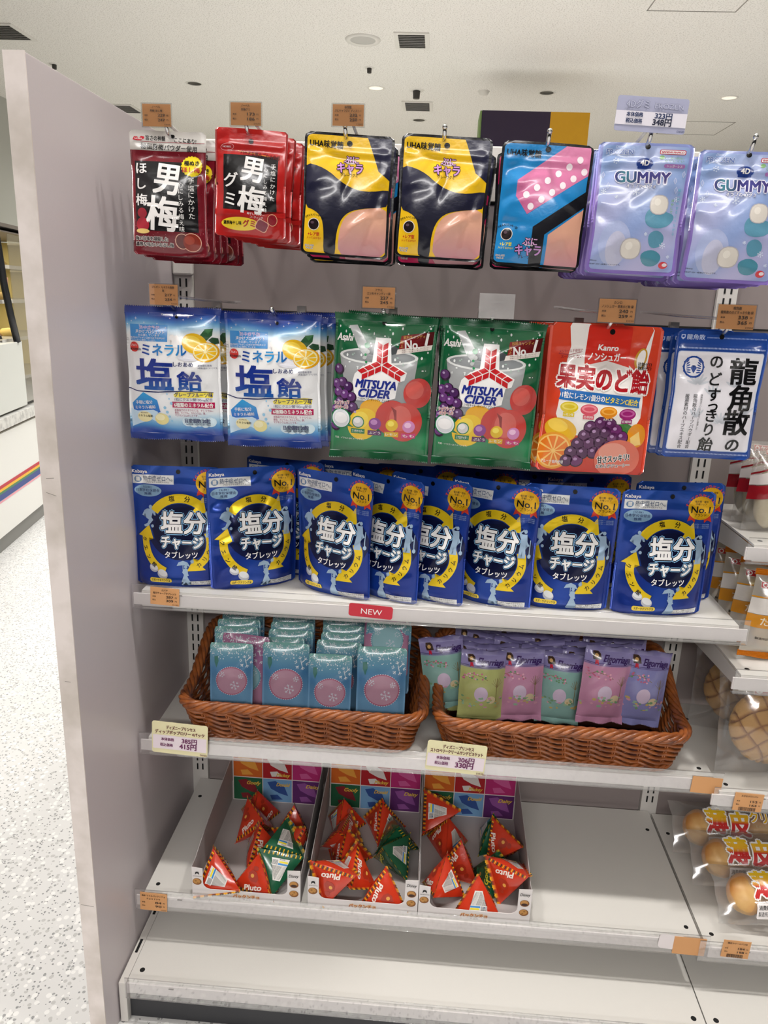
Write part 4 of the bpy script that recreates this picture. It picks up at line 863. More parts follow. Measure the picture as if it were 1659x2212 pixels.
# ------------------------------------------------------------------ flat cards: price tags and the like
class Flat:
    flat = True
    """a flat card as a print surface: x 0..100 across w, y down"""
    def __init__(s, w, h): s.w, s.h, s.z0, s.z1, s.nx, s.nz = w, h, 0, h, 4, 4
    def __call__(s, V, off):
        o = np.full(len(V), 0.0)+off; s.last = np.tile((0., -1., 0.), (len(V), 1)); return np.stack([(V[:, 0]/100-.5)*s.w, -o, s.h-V[:, 1]/100*s.w], -1)
def card_prints(art, w, h, parent, y=0):
    for nm, tx in (('printed_artwork', False), ('lettering', True)):
        pm = print_mesh(nm, art, Flat(w, h), PAPER, tx)
        if pm: link(nm, pm, parent, (0, y, 0))
KRAFT = mat('kraft_card', '#d9a06a', .7)
def span(u0, v0, u1, v1, Y):
    a, b = at(u0, v0, Y=Y), at(u1, v1, Y=Y); return (a.x+b.x)/2, b.z, abs(b.x-a.x), a.z-b.z
def price_art(lines, p1, p2, code, H, bar=False):
    A = Art(); D = '#33241a'; y = H*.14
    for i, l in enumerate(lines):
        wd = min(86, len(l)*7.2); A.t(l, 50-wd/2, 50+wd/2, y+i*H*.17, 8.4, D, .02)
    yy = H*(.52 if not bar else .44)
    A.t('本体', 8, 20, yy, 6, D, .02); A.t('税込', 8, 20, yy+H*.2, 6, D, .02)
    A.t(p1, 60-len(p1)*1.5, 80, yy-1, 12, D, .03); A.t(p2, 60-len(p2)*1.5, 80, yy+H*.2, 12, D, .03)
    A.t('円', 86, 92, yy, 6, D, .02); A.t('円', 86, 92, yy+H*.2, 6, D, .02)
    if bar:
        rg = random.Random(len(lines[0])); x = 20
        while x < 78: w_ = rg.uniform(.7, 2.2); A.rect(x, H*.78, x+w_, H*.98, D, L=2); x += w_+rg.uniform(.7, 1.8)
    else: A.t(code, 78, 98, H*.92, 6, D, .01)
    return A
def hook_tag(u0, v0, u1, v1, Y, lines, p1, p2, code, label, rot=0, arm=(0, 0), blank=False, roll=0.0):
    x, z, w, h = span(u0, v0, u1, v1, Y); t = empty('price_tag', (x, Y, z), rot); tag(t, label, 'price tag'); t.rotation_euler.y = roll
    MB().box((-w/2-.0015, -.0012, -.0015), (w/2+.0015, -.0005, h+.0012)).box((-w/2-.0015, .0004, -.0015), (w/2+.0015, .001, h+.0012)).build('clear_holder', CLEAR if not blank else CLEARW, t)
    if not blank:
        MB().box((-w/2, -.0004, 0), (w/2, .0003, h)).build('card', KRAFT, t); card_prints(price_art(lines, p1, p2, code, h/w*100), w, h, t, -.0013)
    dx, dz = arm; m = MB(); ye = -.03-Y
    m.tube([(0, .0012, h*.35), (dx*.25, .018, h*.35+.002), (dx*.6, ye*.45, h*.35+dz*.5), (dx, ye*.8, h*.35+dz), (dx, ye, h*.35+dz)], .0022, 6)
    m.build('holder_arm', CLEARW, t, smooth=True)
    if blank: MB().box((-.008, -.0025, h*.62), (.008, -.0012, h*.74)).build('holder_clip', CLEARW, t)
def hook(x, z, Y, label, tip=.012, bar=None):
    t = empty('display_hook', (x, 0, z)); tag(t, label, 'hook')
    pts = [(0, -.02, 0), (0, Y*.5, 0), (0, Y+.03, 0), (0, Y+.01, .002), (0, Y-.004, .007), (0, Y-.012, tip+.003)]
    MB().tube(pts, .0026, 10).build('prong', CHROME, t, smooth=True)
    MB().lathe([(0, .0034), (.0024, .0026), (.0034, 0), (.0024, -.0026), (0, -.0034)], (0, Y-.0125, tip+.004), 14).build('rounded_tip', CHROME, t, smooth=True)
    MB().box((-.007, -.034, -.012), (.007, -.022, .012)).build('mounting_clip', STEEL, t)
ORD = ['front', 'second', 'third', 'fourth', 'fifth', 'sixth', 'seventh', 'eighth', 'ninth', 'tenth']
def stack(keys, u, v, Y, n, sp, desc, where, hole_z, tip, group, yaw=0, roll=0, seed=0, jx=.003, keysb=None, drift=0, dz=-.002, cat='candy pouch'):
    """bags on one hook, front first"""
    rg = random.Random(seed); h = KIND[keys[0]][2]; p = at(u, v, Y=Y); z = p.z-h
    hook(p.x+hole_z[0], p.z-hole_z[1], Y-.003, 'chrome hook through the %s' % where, tip)
    for i in range(n):
        k = keys[i % len(keys)] if i < len(keys) else (keysb or keys)[i % len(keysb or keys)]
        hz = KIND[k][2]
        lab = ('%s, %s' % (desc[k] if isinstance(desc, dict) else desc, ('frontmost on the %s' if i == 0 else ORD[i]+' from the front on the %s') % where))
        q = (0, 0, 0) if i == 0 else (rg.uniform(-.02, .02), rg.uniform(-.035, .035), rg.uniform(-.05, .05))
        place(k, (p.x+(0 if i == 0 else rg.uniform(-jx, jx))+drift*i, Y+i*sp, z+h-hz+(0 if i == 0 else dz+rg.uniform(-.003, .001))),
              (q[0], roll+q[1], yaw+q[2]), lab, cat, group, sc=1)
Y1 = -.28
stack(['plum_candy_pouch'], 360, 283, Y1, 6, .030, 'dark red foil pouch with silver header', 'leftmost upper hook', (.004, .010), .012, 'dark red pouches on the upper left hook', yaw=.04, roll=.01, seed=1, drift=.002)
stack(['plum_gummy_pouch'], 537, 279, Y1, 8, .028, 'bright red gummy pouch with black panel', 'second upper hook', (0, .010), .012, 'red gummy pouches on the second upper hook', yaw=.05, roll=.03, seed=2, drift=.0045)
gd = {'grape_gummy_pouch': 'yellow gummy pouch with navy waves', 'pink_gummy_pouch': 'pink gummy pouch with black border', 'blue_gummy_pouch': 'blue gummy pouch with pink band'}
stack(['grape_gummy_pouch'], 748, 289, Y1, 4, .03, gd, 'third upper hook', (0, .009), .012, 'gummy pouches on the third upper hook', roll=.035, seed=3, keysb=['blue_gummy_pouch', 'pink_gummy_pouch', 'grape_gummy_pouch'], drift=.002, dz=-.004, yaw=.03)
stack(['grape_gummy_pouch'], 960, 293, Y1, 4, .03, gd, 'fourth upper hook', (0, .009), .012, 'gummy pouches on the fourth upper hook', roll=.03, seed=4, keysb=['pink_gummy_pouch'], drift=.002, dz=-.004)
stack(['blue_gummy_pouch'], 1177, 308, Y1, 3, .03, gd, 'fifth upper hook', (.003, .008), .014, 'gummy pouches on the fifth upper hook', roll=.035, seed=5, keysb=['pink_gummy_pouch', 'blue_gummy_pouch'])
stack(['ice_gummy_pouch'], 1393, 309, Y1, 9, .022, 'pale blue and lilac gummy pouch', 'sixth upper hook', (.003, .006), .014, 'lilac pouches on the sixth upper hook', roll=.02, seed=6, jx=.002, drift=-.001)
stack(['ice_gummy_pouch'], 1610, 327, Y1, 8, .022, 'pale blue and lilac gummy pouch', 'rightmost upper hook', (.004, .006), .016, 'lilac pouches on the rightmost upper hook', roll=.025, seed=7, jx=.002, drift=-.001)
Y2 = -.25
stack(['salt_candy_bag'], 372, 663, Y2, 3, .046, 'blue and white lemon salt candy bag', 'leftmost lower hook', (.0, .004), .006, 'salt candy bags on the leftmost lower hook', seed=8, roll=.0, drift=.006, yaw=.02, cat='candy bag')
stack(['salt_candy_bag'], 592, 677, Y2, 5, .040, 'blue and white lemon salt candy bag', 'second lower hook', (.0, .004), .006, 'salt candy bags on the second lower hook', seed=9, drift=.003, roll=-.01, cat='candy bag')
stack(['cider_candy_bag'], 828, 680, Y2, 4, .044, 'green soda candy bag with red arrows', 'third lower hook', (.001, .004), .006, 'green candy bags on the third lower hook', seed=10, roll=.025, cat='candy bag')
stack(['cider_candy_bag'], 1060, 693, Y2, 4, .044, 'green soda candy bag with red arrows', 'fourth lower hook', (.001, .004), .006, 'green candy bags on the fourth lower hook', seed=11, roll=.03, cat='candy bag')
stack(['fruit_candy_pouch'], 1308, 701, Y2, 5, .036, 'orange fruit throat candy pouch', 'fifth lower hook', (.004, .008), .010, 'orange pouches on the fifth lower hook', seed=12, roll=.015, drift=-.002)
stack(['herb_candy_pouch'], 1564, 716, Y2, 7, .026, 'blue bordered white herb candy pouch', 'rightmost lower hook', (0, .006), .012, 'blue pouches on the rightmost lower hook', seed=13, drift=-.004)
hook_tag(307, 224, 370, 274, -.30, ['ノーベル', '男梅 ほし梅'], '229', '247', 'D030', 'brown price card for 229 yen above the dark red pouches', arm=(.012, -.02))
hook_tag(498, 221, 564, 272, -.30, ['ノーベル', '男梅グミ'], '173', '186', 'D030', 'brown price card for 173 yen above the red gummy pouches', arm=(.012, -.02))
hook_tag(719, 225, 785, 273, -.30, ['味覚糖', 'ぷにキャラグミ ディズニー'], '232', '250', 'D030', 'brown price card for 232 yen above the yellow pouches', arm=(.008, -.02))
hook_tag(322, 613, 385, 660, -.27, ['ブルボン ミネラル塩飴', '袋'], '217', '234', 'D030', 'brown price card for 217 yen above the salt candy bags', arm=(.045, -.005))
hook_tag(784, 619, 852, 667, -.27, ['アサヒ', '三ツ矢キャンディー袋'], '227', '245', 'D030', 'brown price card for 227 yen above the green bags', arm=(.01, .01))
hook_tag(1039, 635, 1107, 687, -.27, [], '', '', '', 'empty clear card holder above the second green stack', arm=(-.01, .0), blank=True)
hook_tag(1296, 645, 1369, 698, -.27, ['カンロ', 'ノンシュガー 果実のど飴 袋'], '240', '259', 'D030', 'brown price card for 240 yen above the orange pouches', arm=(-.045, .005))
hook_tag(1553, 657, 1626, 713, -.27, ['龍角散', '龍角散ののどすっきり飴 袋'], '338', '365', 'D060', 'brown price card for 338 yen above the herb pouches', arm=(-.06, .005))
# lilac price card of the ice-blue pouches
x, z, w, h = span(1333, 208, 1478, 288, -.30); t = empty('price_tag', (x, -.30, z)); t.rotation_euler.y = .04; tag(t, 'large lilac and white price card for 323 yen above the pouches', 'price tag')
b = MB(); pts = ring(w/2-.003, h-.003, .003, .003, 4, 0, 90)+ring(-w/2+.003, h-.003, .003, .003, 4, 90, 180)+ring(-w/2+.003, .003, .003, .003, 4, 180, 270)+ring(w/2-.003, .003, .003, .003, 4, 270, 360)
b.prism([(p[0], p[1]) for p in pts], -.0003, .0003, 'y').build('card', mat('lilac_card', '#a9abc6', .5), t)
A = Art(); H = h/w*100; A.rect(0, H*.42, 100, H*.82, '#e6e2ec')
A.t('4Dグミ', 13, 45, H*.22, 12, '#b9bbd2', .02, out=('#6f7390', .05)); A.t('FROZEN', 53, 93, H*.24, 9, '#b9bbd2', .02, out=('#6f7390', .05))
A.t('本体価格', 15, 38, H*.52, 6.4, '#23345e', .04); A.t('323円', 55, 79, H*.52, 9, '#23345e', .04); A.t('税込価格', 15, 38, H*.70, 6.4, '#23345e', .04); A.t('348円', 53, 79, H*.70, 10.5, '#101838', .04); A.t('D030', 89, 99, H*.93, 4, '#23345e', .02)
card_prints(A, w, h, t, -.0004)
MB().tube([(0, .002, .006), (-.005, .02, -.004), (-.01, .22, -.03)], .0022, 6).build('holder_arm', CLEARW, t, smooth=True)

def rail_card(name, u0, v0, u1, v1, Y, m, art, label, cat='price tag', r=0, roll=0.0):
    x, z, w, h = span(u0, v0, u1, v1, Y); b = MB()
    if r:
        pts = ring(w/2-r, h-r, r, r, 5, 0, 90)+ring(-w/2+r, h-r, r, r, 5, 90, 180)+ring(-w/2+r, r, r, r, 5, 180, 270)+ring(w/2-r, r, r, r, 5, 270, 360)
        b.prism([(p[0], p[1]) for p in pts], -.0003, .0003, 'y')
    else: b.box((-w/2, -.0003, 0), (w/2, .0003, h))
    o = b.build(name, m, None, (x, Y, z)); o.rotation_euler.y = roll; tag(o, label, cat)
    if art:
        A = art(h/w*100); card_prints(A, w, h, o, -.0004)
    return o
y1, y2, y4 = -D1-.0009, -D2-.0009, -D4-.0009
rail_card('price_tag', 323, 1268, 387, 1309, y1, KRAFT, lambda H: price_art(['カバヤ', '塩分チャージタブレッツ'], '287', '309', 'D180', H), 'brown price card for 287 yen on the tablet shelf rail', roll=.045)
def newart(H):
    A = Art(); A.t('NEW', 28, 76, H/2, 19, WH, .012); return A
rail_card('new_label', 753, 1304, 847, 1337, y1-.0003, mat('label_red', '#c8283a', .4), newart, 'red NEW label clipped to the tablet shelf rail', 'label', r=.004, roll=.05)
def bigart(l1, l2, p1, p2):
    def f(H):
        A = Art(); M_, P_ = '#5e1420', '#6e2a5a'; A.rect(2, H*.42, 98, H*.86, '#efe2e8', L=.3)
        A.t(l1, 26, 78, H*.16, 7.6, M_, .04); A.t(l2, 6 if len(l2) > 11 else 12, 94, H*.31, 7.6, M_, .04)
        A.t('本体価格', 17, 40, H*.54, 7, P_, .03); A.t(p1+'円', 54, 81, H*.54, 11.5, P_, .04); A.t('税込価格', 15, 38, H*.72, 7, P_, .03); A.t(p2+'円', 50, 80, H*.72, 13, P_, .045); A.t('D030', 87, 99, H*.94, 4.6, M_, .02); return A
    return f
CREAM = mat('cream_card', '#ece5b8', .45)
rail_card('price_tag', 325, 1558, 448, 1634, y2-.004, CREAM, bigart('ディズニープリンセス', 'ディップポップロリー 4パック', '385', '415'), 'cream price card for 385 yen in front of the left basket', r=.004, roll=.045)
rail_card('price_tag', 921, 1600, 1045, 1673, y2-.004, CREAM, bigart('ディズニープリンセス', 'ストロベリークリームサンドビスケット', '306', '330'), 'cream price card for 306 yen between the two baskets', r=.004, roll=.05)
rail_card('blank_card', 1496, 1677, 1555, 1716, y2, KRAFT, None, 'blank brown card at the right end of the basket shelf', 'card', roll=.03)
rail_card('price_tag', 301, 1927, 361, 1969, y4, KRAFT, lambda H: price_art(['森永 リトルパックンチョ', 'チョコ テトラ'], '84', '90', 'D030', H), 'brown price card for 84 yen on the carton shelf rail', roll=.03)
rail_card('blank_card', 1424, 2018, 1475, 2052, y4+.0003, mat('white_card', '#ece4e4', .5), None, 'blank white rounded card on the carton shelf rail', 'card', r=.006, roll=.06)
rail_card('blank_card', 1457, 2023, 1520, 2065, y4-.0004, KRAFT, None, 'blank brown card at the right end of the carton shelf', 'card', roll=.02)
rail_card('price_tag', 1588, 1712, 1643, 1754, -.2809, KRAFT, lambda H: price_art(['大きなメロンパン'], '152', '164', '', H, True), 'brown price card for 152 yen under the melon buns', roll=.03)
rail_card('price_tag', 1563, 2030, 1615, 2071, -.3259, KRAFT, lambda H: price_art(['薄皮クリームパン(4'], '184', '198', '', H, True), 'brown price card for 184 yen under the cream buns', roll=.03)

# ------------------------------------------------------------------ tablet pouches on the shelf
TP = [(379, 1008, -.220, .03, 't'), (546, 1003, -.205, .48, 'c'), (724, 1006, -.214, -.52, 't'), (832, 1018, -.214, -.58, 'c'), (928, 1030, -.214, -.55, 't'), (1072, 1038, -.216, -.40, 'c'), (1238, 1046, -.218, -.12, 't'), (1451, 1058, -.222, .05, 't')]
WHERE = ['leftmost, behind the 287 yen card', 'second from the left, turned away at its right', 'third from the left, turned to the left', 'fourth from the left, half covered', 'fifth from the left, mostly covered', 'sixth from the left, above the shelf middle', 'seventh from the left, overlapped at its left', 'rightmost, standing alone at the shelf end']
for i, (u, v, y, yaw, k) in enumerate(TP):
    p = at(u, v, Y=y); place('tablet_pouch' if k == 't' else 'crumpled_tablet_pouch', (p.x, y, Z1+.0005), (random.Random(i).uniform(-.02, .03)-.02, 0, yaw), 'blue salt tablet pouch, '+WHERE[i], 'tablet pouch', 'blue tablet pouches in the front row')
for i, x in enumerate((.215, .335, .43, .52, .61, .70)):
    place('tablet_pouch', (x, -.135, Z1+.0005), (-.02, 0, (-.3, -.2, -.1, -.25, -.1, .1)[i]), 'second row blue tablet pouch, %s from the left, mostly hidden' % ('first', 'second', 'third', 'fourth', 'fifth', 'sixth')[i], 'tablet pouch', 'blue tablet pouches of the second row')
place('tablet_pouch', (.835, -.160, Z1+.0005), (-.02, 0, .05), 'blue tablet pouch right behind the rightmost one', 'tablet pouch', 'blue tablet pouches at the right shelf end')

# ------------------------------------------------------------------ wicker baskets
WICK = mat('brown_wicker', '#9a5524', .38, coat=.25, noise_col='#6c3616', nscale=60)
def make_basket():
    """rounded box of woven strands; origin at the centre of the base, front towards -y"""
    Wb, Db, n = .177, .116, 6
    def path(f, s):      # f 0..1 height, s 0..1 around -> point, outward
        a = Wb+.018*f; b = Db+.004*f; r = .035; per = [2*(a-r), math.pi*r/2, 2*(b-r), math.pi*r/2]*2; L = sum(per); d = (s % 1)*L
        corners = [(a-r, -b+r, -90), (a-r, b-r, 0), (-a+r, b-r, 90), (-a+r, -b+r, 180)]
        segs = [((-a+r, -b), (1, 0)), ((a, -b+r), (0, 1)), ((a-r, b), (-1, 0)), ((-a, b-r), (0, -1))]
        for i in range(4):
            l = per[2*i]
            if d <= l: (x, y), (dx, dy) = segs[i]; return (x+dx*d, y+dy*d), (dy, -dx)
            d -= l
            if d <= per[1]: q = math.radians(corners[i][2]+d/per[1]*90); c = (math.cos(q), math.sin(q)); return (corners[i][0]+r*c[0], corners[i][1]+r*c[1]), c
            d -= per[1]
        return (-a+r, -b), (0, -1)
    def top(s):
        (x, y), _ = path(1, s); t = max(0, min(1, (y+Db*.55)/(Db*1.2))); return .060+.048*(t*t*(3-2*t))
    root = empty('wicker_basket')
    NS = 30
    for k in range(n):
        for ph in (0, 1):
            m = MB(); pts = []; N = NS*8
            for i in range(N):
                s = i/N; hgt = top(s); f = (k+.5)/n; w_ = math.sin(math.pi*s*NS+math.pi*(k % 2)+math.pi*ph); w2 = math.cos(math.pi*s*NS+math.pi*(k % 2)+math.pi*ph)
                (x, y), (ox, oy) = path(f, s); o = w_*.0044; pts.append((x+ox*o, y+oy*o, .005+f*(hgt-.008)+w2*.0040))
            m.tube(pts, .0028, 6, True); m.build('weaver', WICK, root, smooth=True)
    for i in range(NS):
        s = (i+.5-.5)/NS
        for d in (-.0016, .0016):
            m = MB(); pts = []
            for q in range(5):
                (x, y), (ox, oy) = path(q/4, s+d); pts.append((x, y, .002+q/4*(top(s)-.004)))
            m.tube(pts, .0016, 6); m.build('stake', WICK, root, smooth=True)
    for nm, f, zz, R, r, T, ns in (('rim_braid', 1.0, None, .0068, .0040, 15, 5), ('base_braid', 0.0, .0048, .0046, .0032, 18, 4)):
        for k in range(ns):
            m = MB(); pts = []; N = T*12
            for i in range(N):
                s = i/N; (x, y), (ox, oy) = path(f, s); q = 2*math.pi*(T*s+k/ns); z0 = top(s) if zz is None else zz
                pts.append((x+ox*R*math.cos(q)*.85, y+oy*R*math.cos(q)*.85, z0+R*math.sin(q)*.8))
            m.tube(pts, r, 7, True); m.build(nm, WICK, root, smooth=True)
    b = [path(0, i/60)[0] for i in range(60)]
    MB().prism([(p[0]*.98, p[1]*.98) for p in b], .0005, .002, 'z').build('woven_bottom', mat('wicker_dark', '#4a2410', .7), root)
    return root
bk = make_basket(); bk.location = (.264, -.140, Z2+.003); tag(bk, 'brown wicker basket at the left, full of light blue packs', 'basket', 'wicker baskets on the shelf')
b2 = copy_tree(bk); b2.location = (.677, -.140, Z2+.003); b2.scale = (1.0, 1, 1); tag(b2, 'brown wicker basket at the right, full of lilac biscuit packs', 'basket', 'wicker baskets on the shelf')
ZK = Z2+.006
def pack(k, u, v, Y, label, group, rot=(0, 0, 0), sc=1, zmin=ZK, cat='sweet pack'):
    p = at(u, v, Y=Y); h = KIND[k][2]*sc; z = max(zmin, p.z-h); return place(k, (p.x, Y, z), rot, label, cat, group, sc)
gp = 'light blue packs in the left basket'
sp = 'snowflake_sweet_pack'
pack('snowflake_sweet_pack', 497, 1396, -.195, 'pale blue pack at the front left corner of the left basket', gp, (-.12, 0, .04), .92)
pack('snowflake_sweet_pack', 615, 1398, -.188, 'pale blue pack second from left in the basket front row', gp, (-.15, 0, .02), 1.0)
pack('snowflake_sweet_pack', 712, 1421, -.20, 'low pale blue pack third from left in the basket front row', gp, (-.12, 0, 0), .92)
pack('snowflake_sweet_pack', 826, 1405, -.196, 'pale blue pack at the front right end of the left basket', gp, (-.10, 0, .03), 1.04)
pack('pink_sweet_pack', 520, 1378, -.165, 'pink edged pack right behind the front left pack', gp, (-.12, .05, .0), 1.04)
pack('pink_sweet_pack', 835, 1345, -.150, 'raised pack with pink oval leaning at the right of the left basket', gp, (-.7, 0, .03), 1.0, zmin=ZK+.075)
for j, (Y, dv) in enumerate(((-.150, 0), (-.118, -16), (-.086, -30), (-.054, -44))):
    for i, u in enumerate((505, 618, 730) if j else (505, 612, 725)):
        pack(sp, u+j*6, 1388+dv-(6 if i == 0 else 0)+i*5, Y, 'pale blue snowflake pack, left basket, %s row, %s from the left' % (ORD[j+1], ('first', 'second', 'third')[i]), gp, (-.12, random.Random(i+j*4).uniform(-.05, .05), .02))
for j, Y in enumerate((-.118, -.086)): pack(sp, 840, 1352-j*18, Y, 'pale blue pack %s the raised pink oval pack' % ('right behind', 'farther behind')[j], gp, (-.12, 0, 0), 1, zmin=ZK)
gb = 'biscuit packs in the right basket'; P4 = ['yellow_biscuit_pack', 'pink_biscuit_pack', 'mint_biscuit_pack', 'lilac_biscuit_pack']
for k, u, v, Y, r, lab, sc in ((0, 1045, 1412, -.190, (-.14, .03, .08), 'biscuit pack with yellow picture at the front left', 1.0), (1, 1134, 1408, -.180, (-.14, -.02, .0), 'biscuit pack with pink picture, second in the front row', 1.0), (2, 1216, 1418, -.172, (-.14, .04, -.02), 'biscuit pack with mint picture in the front row middle', .98), (1, 1312, 1402, -.188, (-.10, .07, .06), 'taller biscuit pack with pink picture, fourth in front', 1.06), (3, 1394, 1412, -.178, (-.12, .10, .04), 'biscuit pack with lilac picture at the front right', 1.03), (2, 978, 1382, -.158, (-.14, -.16, .06), 'biscuit pack with mint picture leaning at the basket left end', 1.0)):
    pack(P4[k], u, v, Y, lab, gb, r, sc, cat='biscuit pack')
for j, Y in enumerate((-.146, -.116, -.086, -.055)):
    for i, u in enumerate((1010, 1095, 1180, 1268, 1345)):
        rg = random.Random(i*7+j); pack(P4[(i+j) % 4], u+j*8+rg.uniform(-12, 12), 1395-j*12+i*4, Y, 'lilac topped biscuit pack, right basket, %s row, %s from the left' % (ORD[j+1], ('first', 'second', 'third', 'fourth', 'fifth')[i]), gb, (-.15, rg.uniform(-.14, .14), rg.uniform(-.1, .1)), 1, cat='biscuit pack')

# ------------------------------------------------------------------ cartons with pyramid packs
class Tri:
    flat = True
    """triangle print surface: (50,0) top, (0,86.6) and (100,86.6) below"""
    def __init__(s, a, b, c, puff):
        s.a, s.b, s.c = (np.array(p, float) for p in (a, b, c)); s.N = np.cross(s.b-s.a, s.c-s.a); s.N /= np.linalg.norm(s.N); s.puff = puff
        s.w = 1; s.h = .866; s.z0 = 0; s.z1 = .866; s.nx = s.nz = 9
    def bary(s, V):
        y = np.clip(V[:, 1]/86.6, 1e-4, 1); x = np.clip(((V[:, 0]-50)/100)/y+.5, 0, 1); return 1-y, y*(1-x), y*x
    def __call__(s, V, off):
        A, B, C = s.bary(V); p = A[:, None]*s.a+B[:, None]*s.b+C[:, None]*s.c; m_ = np.clip(27*A*B*C, 0, 1)**.5
        wv = np.array([noise.noise(Vector(q)*40) for q in p])*.0012*np.sqrt(m_)
        s.last = np.tile(s.N, (len(V), 1)); return p+s.N*(s.puff*m_+wv+off)[:, None]
def tetra(key, col, word, art_col):
    e = .076; T = [(-e/2, 0, .0), (e/2, 0, .0), (0, -.026, e*.78), (0, .028, e*.74)]
    T = [(-e/2, 0, e*.72), (e/2, .0, e*.72), (0, -e/2, 0), (0, e/2, 0)]
    faces = [(0, 1, 2), (1, 0, 3), (2, 3, 0), (3, 2, 1)]
    VV, FF, CC = [], [], []; root = None; k = 0; arts = []
    for fi, (a, b, c) in enumerate(faces):
        cen = np.mean([T[i] for i in range(4)], 0); A_, B_, C_ = np.array(T[a]), np.array(T[b]), np.array(T[c])
        if np.dot(np.cross(B_-A_, C_-A_), A_-cen) < 0: B_, C_ = C_, B_
        sf = Tri(C_, A_, B_, .0045) if fi < 2 else Tri(A_, B_, C_, .0045)
        arts.append(sf); N = 10; idx = {}; P2 = []
        for j in range(N+1):
            for i in range(j+1): idx[(j, i)] = k+len(P2); P2.append((50+(i-j/2)*100/N, 86.6*j/N))
        P2 = np.array(P2); VV.append(sf(P2, 0)); cc = np.tile(np.array(lin(col)), (len(P2), 1)); CC.append(cc)
        for j in range(N):
            for i in range(j+1):
                FF.append((idx[(j, i)], idx[(j+1, i)], idx[(j+1, i+1)]))
                if i < j: FF.append((idx[(j, i)], idx[(j+1, i+1)], idx[(j, i+1)]))
        k += len(P2)
    me = mesh(key, np.vstack(VV), FF, FILM, True); paint(me, np.vstack(CC)); root = link(key, me)
    for fi, sf in enumerate(arts):
        A = Art()
        for q in range(18):   # striped border on the long edge
            x = 6+q*5; A.poly([(x, 86), (x+2.6, 86), (x+4, 79.5), (x+1.4, 79.5)], ('#e6b424', '#17452e')[q % 2])
        if fi % 2 == 0:
            A.t(word, 30, 72, 70, 17, '#f4e8dc' if col[1] > '5' else '#d8d43c', .04, shear=.2, rot=-14); A.L = 1
            A.poly([(38, 42), (46, 34), (56, 38), (62, 50), (58, 58), (46, 58), (38, 52)], art_col); A.ell(52, 30, 6, 5, art_col); A.L = 1.5; A.ell(47, 46, 4, 4, '#e2a24a')
        else:
            A.poly([(30, 74), (42, 30), (58, 30), (70, 74)], '#e6e2dc')
            for q in range(13): w_ = 6+q*1.05; A.t('名称チョコレート菓子原材料名小麦粉砂糖植物油脂'[:10+q], 50-w_, 50+w_, 33+q*2.1, 1.9, BK, .03)
            A.rect(33, 61, 67, 64.5, '#3f8fd0', L=1.6); A.rect(33, 65.5, 52, 69, '#f0dc2c', L=1.6); A.rect(54, 60, 68, 73, '#f4f2ee', L=1.9)
            for q in range(9): A.rect(55+q*1.4, 61, 55.7+q*1.4, 71, BK, L=2.3)
            A.t('25.10 CA9', 40, 52, 72, 3, BK, .02)
        for nm, tx in (('printed_artwork', False), ('lettering', True)):
            pm = print_mesh(nm, A, sf, FILM, tx)
            if pm: link(nm, pm, root)
    for (p, q_, nm) in ((T[0], T[1], 1), (T[2], T[3], -1)):    # pinched seal strips with teeth
        V, F = [], []; p, q_ = np.array(p), np.array(q_); N = 36; d = (q_-p)/np.linalg.norm(q_-p)*.002; cs = []
        for i in range(N+1):
            c = p-d+(q_-p+2*d)*i/N; th = (.0006 if i % 2 else -.0006); o = np.array((0, 0, nm*(.006+th)))
            V += [c, c+o]; cc = ('#e6b424', '#17452e')[(i//3) % 2]; cs += [lin(col), lin(cc)]
        for i in range(N): F.append((2*i, 2*i+2, 2*i+3, 2*i+1))
        sm = mesh('striped_seal', V, F, FILM); paint(sm, np.array(cs)); link('striped_seal', sm, root)
    KIND[key] = [root, False, e*.72]
tetra('red_pyramid_pack', '#c8371c', 'Pluto', '#a8301a'); tetra('green_pyramid_pack', '#1c5a3c', 'Goofy', '#2c6e4a')
CARD = mat('carton_board', '#d9d3d0', .6); CARDG = mat('carton_inside', '#a8a2a0', .75)
